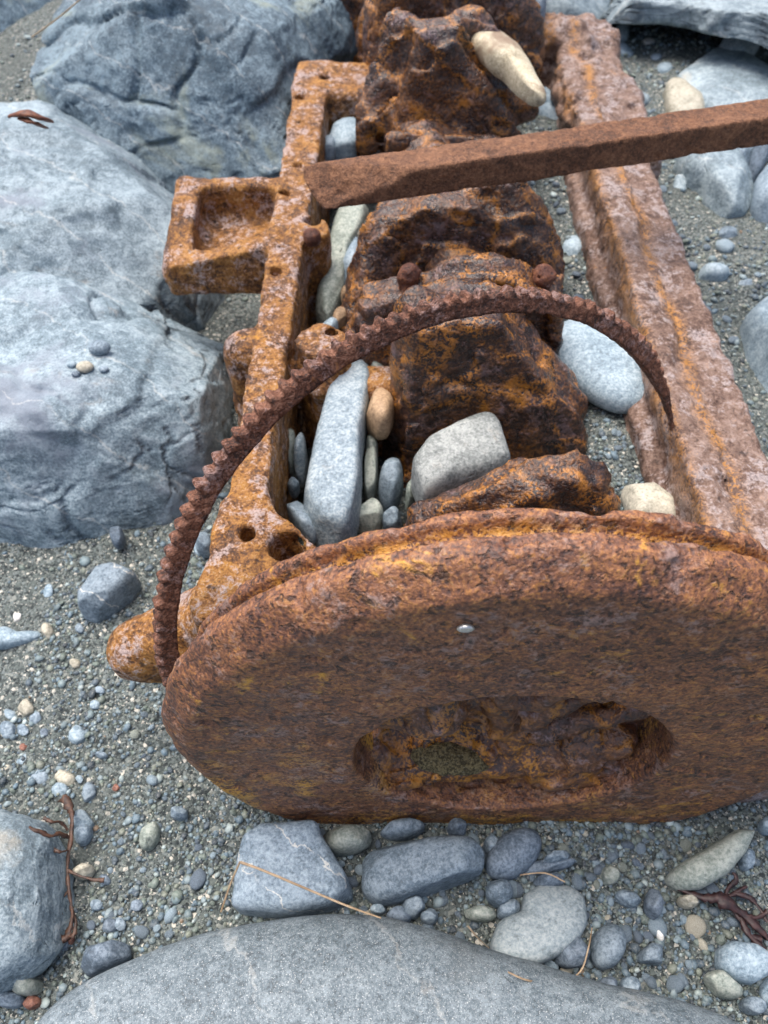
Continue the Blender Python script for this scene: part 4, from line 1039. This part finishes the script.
ZONES = [   # (x0,x1,y0,y1,count,phrase)
    (-.34, -.16, .02, .42, 30, 'left of the flywheel'),
    (-.10, .42, .10, .272, 95, 'in front of the flywheel'),
    (.49, .95, .55, 2.2, 60, 'beyond the right rail'),
    (.27, .37, .50, 1.55, 30, 'between crankshaft and right rail'),
    (-.10, .02, .48, 1.1, 34, 'between left rail and crankshaft'),
]
tones = [('blue', 'blue-grey', .40), ('slate', 'dark grey', .25), ('pale', 'pale grey', .16), ('green', 'greenish', .11), ('cream', 'cream', .04)]
tp = np.array([t[2] for t in tones]); tp /= tp.sum()
for (x0, x1, y0, y1, cnt, phrase) in ZONES:
    k = 0; tries = 0
    while k < cnt and tries < 5000:
        tries += 1
        x, y = rng.uniform(x0, x1), rng.uniform(y0, y1)
        if blocked(x, y, .008): continue
        q = proj((x, y, .05))
        if not (-10 < q[0] < 778 and -10 < q[1] < 1034): continue
        r = float(np.clip(rng.lognormal(math.log(.0058), .38), .0042, .013))
        if y > 1.0: r *= 1.5
        m, nm, _ = tones[rng.choice(len(tones), p=tp)]
        o = bpy.data.objects.new('pebble', proto_mesh(int(rng.integers(10)), m)); COL.objects.link(o)
        z = float(gh(x, y)) + r * .25
        o.location = (x * S, y * S, z * S); o.scale = (r, r, r)
        o.rotation_euler = (rng.normal(0, .25), rng.normal(0, .25), rng.uniform(0, 6.28))
        tag(o, 'tiny %s pebble loose in the gravel %s' % (nm, phrase), 'pebble', 'tiny %s pebbles %s' % (nm, phrase))
        k += 1

# ------------------------------------------------------------------ gravel: one mass of tiny grains
def gravel():
    rng = np.random.default_rng(5)
    bm = bmesh.new(); bmesh.ops.create_icosphere(bm, subdivisions=2, radius=1)
    bv = np.array([v.co[:] for v in bm.verts]); bf = np.array([[v.index for v in f.verts] for f in bm.faces]); bm.free()
    bm = bmesh.new(); bmesh.ops.create_icosphere(bm, subdivisions=1, radius=1)
    bv = np.array([v.co[:] for v in bm.verts]); bf = np.array([[v.index for v in f.verts] for f in bm.faces]); bm.free()
    pts = []
    for (x0, x1, y0, y1, n, mr) in ((-.5, .62, .0, .75, 46000, .0023), (-.13, .40, .36, 1.75, 16000, .0026), (.46, 1.15, .5, 2.5, 16000, .0034), (-1.1, -.1, .6, 2.4, 7000, .0036)):
        x = rng.uniform(x0, x1, n); y = rng.uniform(y0, y1, n)
        P = np.stack([x, y, np.zeros(n)], 1)
        dens = fbm(P * 6, 3, 71)
        right = sstep(-.05, .2, x) * (y < .3)
        keep = rng.random(n) < np.clip(.42 + 1.3 * dens + .4 * right, .12, 1)
        q = proj(np.stack([x, y, np.full(n, .05)], 1))
        keep &= (q[:, 0] > -25) & (q[:, 0] < 793) & (q[:, 1] > -25) & (q[:, 1] < 1049)
        x, y = x[keep], y[keep]
        r = np.clip(rng.lognormal(math.log(mr), .50, len(x)), mr * .5, mr * 3.2)
        pts.append(np.stack([x, y, r], 1))
    pts = np.concatenate(pts); n = len(pts)
    z = gh(pts[:, 0], pts[:, 1]) + pts[:, 2] * .25
    sc_ = np.stack([np.ones(n), rng.uniform(.6, 1, n), rng.uniform(.4, .8, n)], 1) * pts[:, 2:3]
    jit = 1 + rng.normal(0, .10, (n, len(bv), 1))
    a = rng.uniform(0, 6.283, n); ca, sa = np.cos(a), np.sin(a)
    L = bv[None] * jit * sc_[:, None]
    tx = rng.normal(0, .35, (n, 1)); L[..., 2] += tx * L[..., 0]
    V = np.stack([L[..., 0] * ca[:, None] - L[..., 1] * sa[:, None] + pts[:, 0:1], L[..., 0] * sa[:, None] + L[..., 1] * ca[:, None] + pts[:, 1:2], L[..., 2] + z[:, None]], -1)
    Fc = (bf[None] + (np.arange(n) * len(bv))[:, None, None]).reshape(-1, 3)
    me = new_mesh('gravel', V.reshape(-1, 3) * S, Fc)
    pal = np.array([(.16, .20, .23), (.10, .12, .14), (.22, .25, .25), (.19, .20, .16), (.30, .32, .32), (.26, .24, .18), (.42, .42, .38), (.58, .57, .52), (.30, .17, .10), (.05, .06, .07)])
    w = np.array([.20, .17, .15, .19, .08, .08, .04, .025, .004, .07]); w /= w.sum()
    pal = pal * np.array([.66, .82, .90])
    c = pal[rng.choice(len(pal), n, p=w)] * rng.uniform(.8, 1.2, (n, 1))
    cc = np.concatenate([np.repeat(c, len(bv), 0), np.ones((n * len(bv), 1))], 1).astype(f32)
    at_ = me.color_attributes.new('grain_colour', 'FLOAT_COLOR', 'POINT'); at_.data.foreach_set('color', cc.ravel())
    o = link('gravel', me, grain_mat()); tag(o, 'fine mixed grey gravel covering the beach around the engine', 'gravel', None, 'stuff')
gravel()

# ------------------------------------------------------------------ seaweed, straws
def tube_data(pts, radii, seg=7, sub=4, seed=0, wob=.25):
    pts = np.asarray(pts, float); radii = np.asarray(radii, float)
    t = np.linspace(0, len(pts) - 1, (len(pts) - 1) * sub + 1)
    # smooth interpolation
    def cr(A):
        i = np.clip(t.astype(int), 0, len(A) - 2); u = (t - i)
        g = lambda k: A[np.clip(i + k, 0, len(A) - 1)]
        u = u[:, None] if A.ndim == 2 else u
        return .5 * (2 * g(0) + (g(1) - g(-1)) * u + (2 * g(-1) - 5 * g(0) + 4 * g(1) - g(2)) * u ** 2 + (3 * g(0) - g(-1) - 3 * g(1) + g(2)) * u ** 3)
    C = cr(pts); R = np.maximum(cr(radii), 1e-4)
    d = np.gradient(C, axis=0); d /= np.linalg.norm(d, axis=1, keepdims=True) + 1e-9
    sd = np.cross(d, [0, 0, 1.0]); sd /= np.linalg.norm(sd, axis=1, keepdims=True) + 1e-9; up = np.cross(sd, d)
    a = np.linspace(0, 2 * math.pi, seg, endpoint=False)
    rg = np.random.default_rng(seed); j = 1 + rg.normal(0, wob * .4, (len(C), seg, 1))
    V = C[:, None] + j * R[:, None, None] * (np.cos(a)[None, :, None] * sd[:, None] + np.sin(a)[None, :, None] * up[:, None] * .45)
    n = len(C); i = np.arange(n - 1)[:, None] * seg + np.arange(seg)[None]; k = np.arange(n - 1)[:, None] * seg + (np.arange(seg)[None] + 1) % seg
    return V.reshape(-1, 3), np.stack([i, k, k + seg, i + seg], -1).reshape(-1, 4)
def tubes(name, strands, mat, label, cat, seed=0, wob=.25, parent=None):
    Vs, Qs, off = [], [], 0
    for s, (pts, rad) in enumerate(strands):
        V, Q = tube_data(pts, rad, seed=seed + s, wob=wob); Vs.append(V); Qs.append(Q + off); off += len(V)
    V = np.concatenate(Vs); base = np.array([V[:, 0].mean(), V[:, 1].mean(), V[:, 2].min()])
    o = link(name, new_mesh(name, (V - base) * S, np.concatenate(Qs)), mat, None, tuple(base * S))
    return tag(o, label, cat)
def path(px, zs): return [at(x, y, z) for (x, y), z in zip(px, zs)]
z_ = lambda n, z=.02: [z] * n
tubes('seaweed', [
    (path([(63, 797), (70, 808), (72, 820), (70, 845), (67, 868), (69, 890), (72, 915), (68, 935), (62, 940)], [.03, .035, .04, .035, .03, .03, .025, .02, .02]), [.006, .0045, .002, .0026, .0016, .0024, .0015, .004, .005]),
    (path([(71, 838), (60, 834), (50, 836), (38, 831), (22, 829)], [.035, .05, .06, .07, .075]), [.0016, .003, .0018, .0028, .004]),
    (path([(68, 830), (60, 822), (52, 822), (44, 818)], [.04, .05, .06, .06]), [.0015, .002, .0016, .003]),
    (path([(68, 850), (60, 852), (52, 848)], [.035, .05, .05]), [.0012, .0018, .0024]),
    (path([(68, 870), (80, 876), (96, 880), (104, 880)], z_(4, .03)), [.0018, .0015, .002, .0032]),
    (path([(70, 905), (76, 925), (72, 938)], z_(3)), [.0016, .0022, .004]),
    (path([(69, 890), (62, 900), (60, 915)], z_(3)), [.0015, .0014, .003])], WEED, 'brown branching seaweed sprig draped beside the pale layered boulder', 'seaweed', 3, .7)
tubes('seaweed', [
    (path([(678, 888), (700, 897), (712, 898), (722, 900), (740, 912), (755, 925), (768, 940)], [.012, .014, .016, .018, .016, .014, .012]), [.002, .004, .005, .009, .004, .005, .003]),
    (path([(725, 900), (728, 888), (736, 880), (733, 872)], z_(4, .016)), [.003, .002, .003, .0015]),
    (path([(735, 906), (745, 916), (758, 917), (768, 912)], z_(4, .015)), [.002, .003, .002, .003]),
    (path([(740, 912), (745, 928), (752, 938), (766, 950)], z_(4, .012)), [.002, .004, .003, .002]),
    (path([(730, 905), (742, 922), (748, 934), (762, 940)], z_(4, .012)), [.002, .003, .002, .003]),
    (path([(735, 893), (748, 897), (757, 905), (768, 922)], z_(4, .014)), [.002, .0035, .002, .003]),
    (path([(728, 897), (740, 890), (747, 886)], z_(3, .014)), [.002, .0025, .0012])], WEED_DARK, 'dark purple-brown seaweed strand lying by the teardrop stone', 'seaweed', 13, .8)
tubes('straw', [(path([(221, 912), (230, 885), (240, 862)], [.01, .04, .08]), [.0012, .0012, .0014]),
                (path([(240, 862), (262, 870), (300, 886), (345, 905), (381, 918)], [.08, .082, .085, .08, .11]), [.0016, .0014, .0013, .0012, .0008])], STRAW, 'bent brown straw lying over the angular veined stone', 'straw', 21, .1)
tubes('straw', [(path([(468, 926), (478, 938), (489, 948)], [.13, .11, .06]), [.0009, .001, .0008]),
                (path([(508, 972), (530, 981), (560, 982), (580, 972), (588, 950), (592, 928)], [.10, .09, .05, .04, .045, .03]), [.0009, .001, .001, .001, .0009, .0007])], STRAW, 'thin curled straw round the heart-shaped stone', 'straw', 23, .1)
tubes('straw', [(path([(520, 875), (545, 873), (565, 882)], z_(3, .045)), [.0008, .0009, .0008])], STRAW, 'short pale straw over the slate slivers', 'straw', 25, .1)
tubes('straw', [(path([(32, 37), (58, 18), (84, -4)], [.30, .35, .40]), [.003, .0032, .003])], STRAW, 'pale dry straw resting on the far left boulder', 'straw', 27, .05)
tubes('dead_weed', [(path([(10, 116), (25, 113), (42, 118), (52, 122)], [.40, .41, .40, .38]), [.006, .009, .008, .004]),
                    (path([(20, 118), (32, 122), (46, 128)], [.40, .40, .37]), [.005, .007, .004])], LEAF, 'clump of dried red-brown weed on the cracked boulder top', 'dried weed', 29)
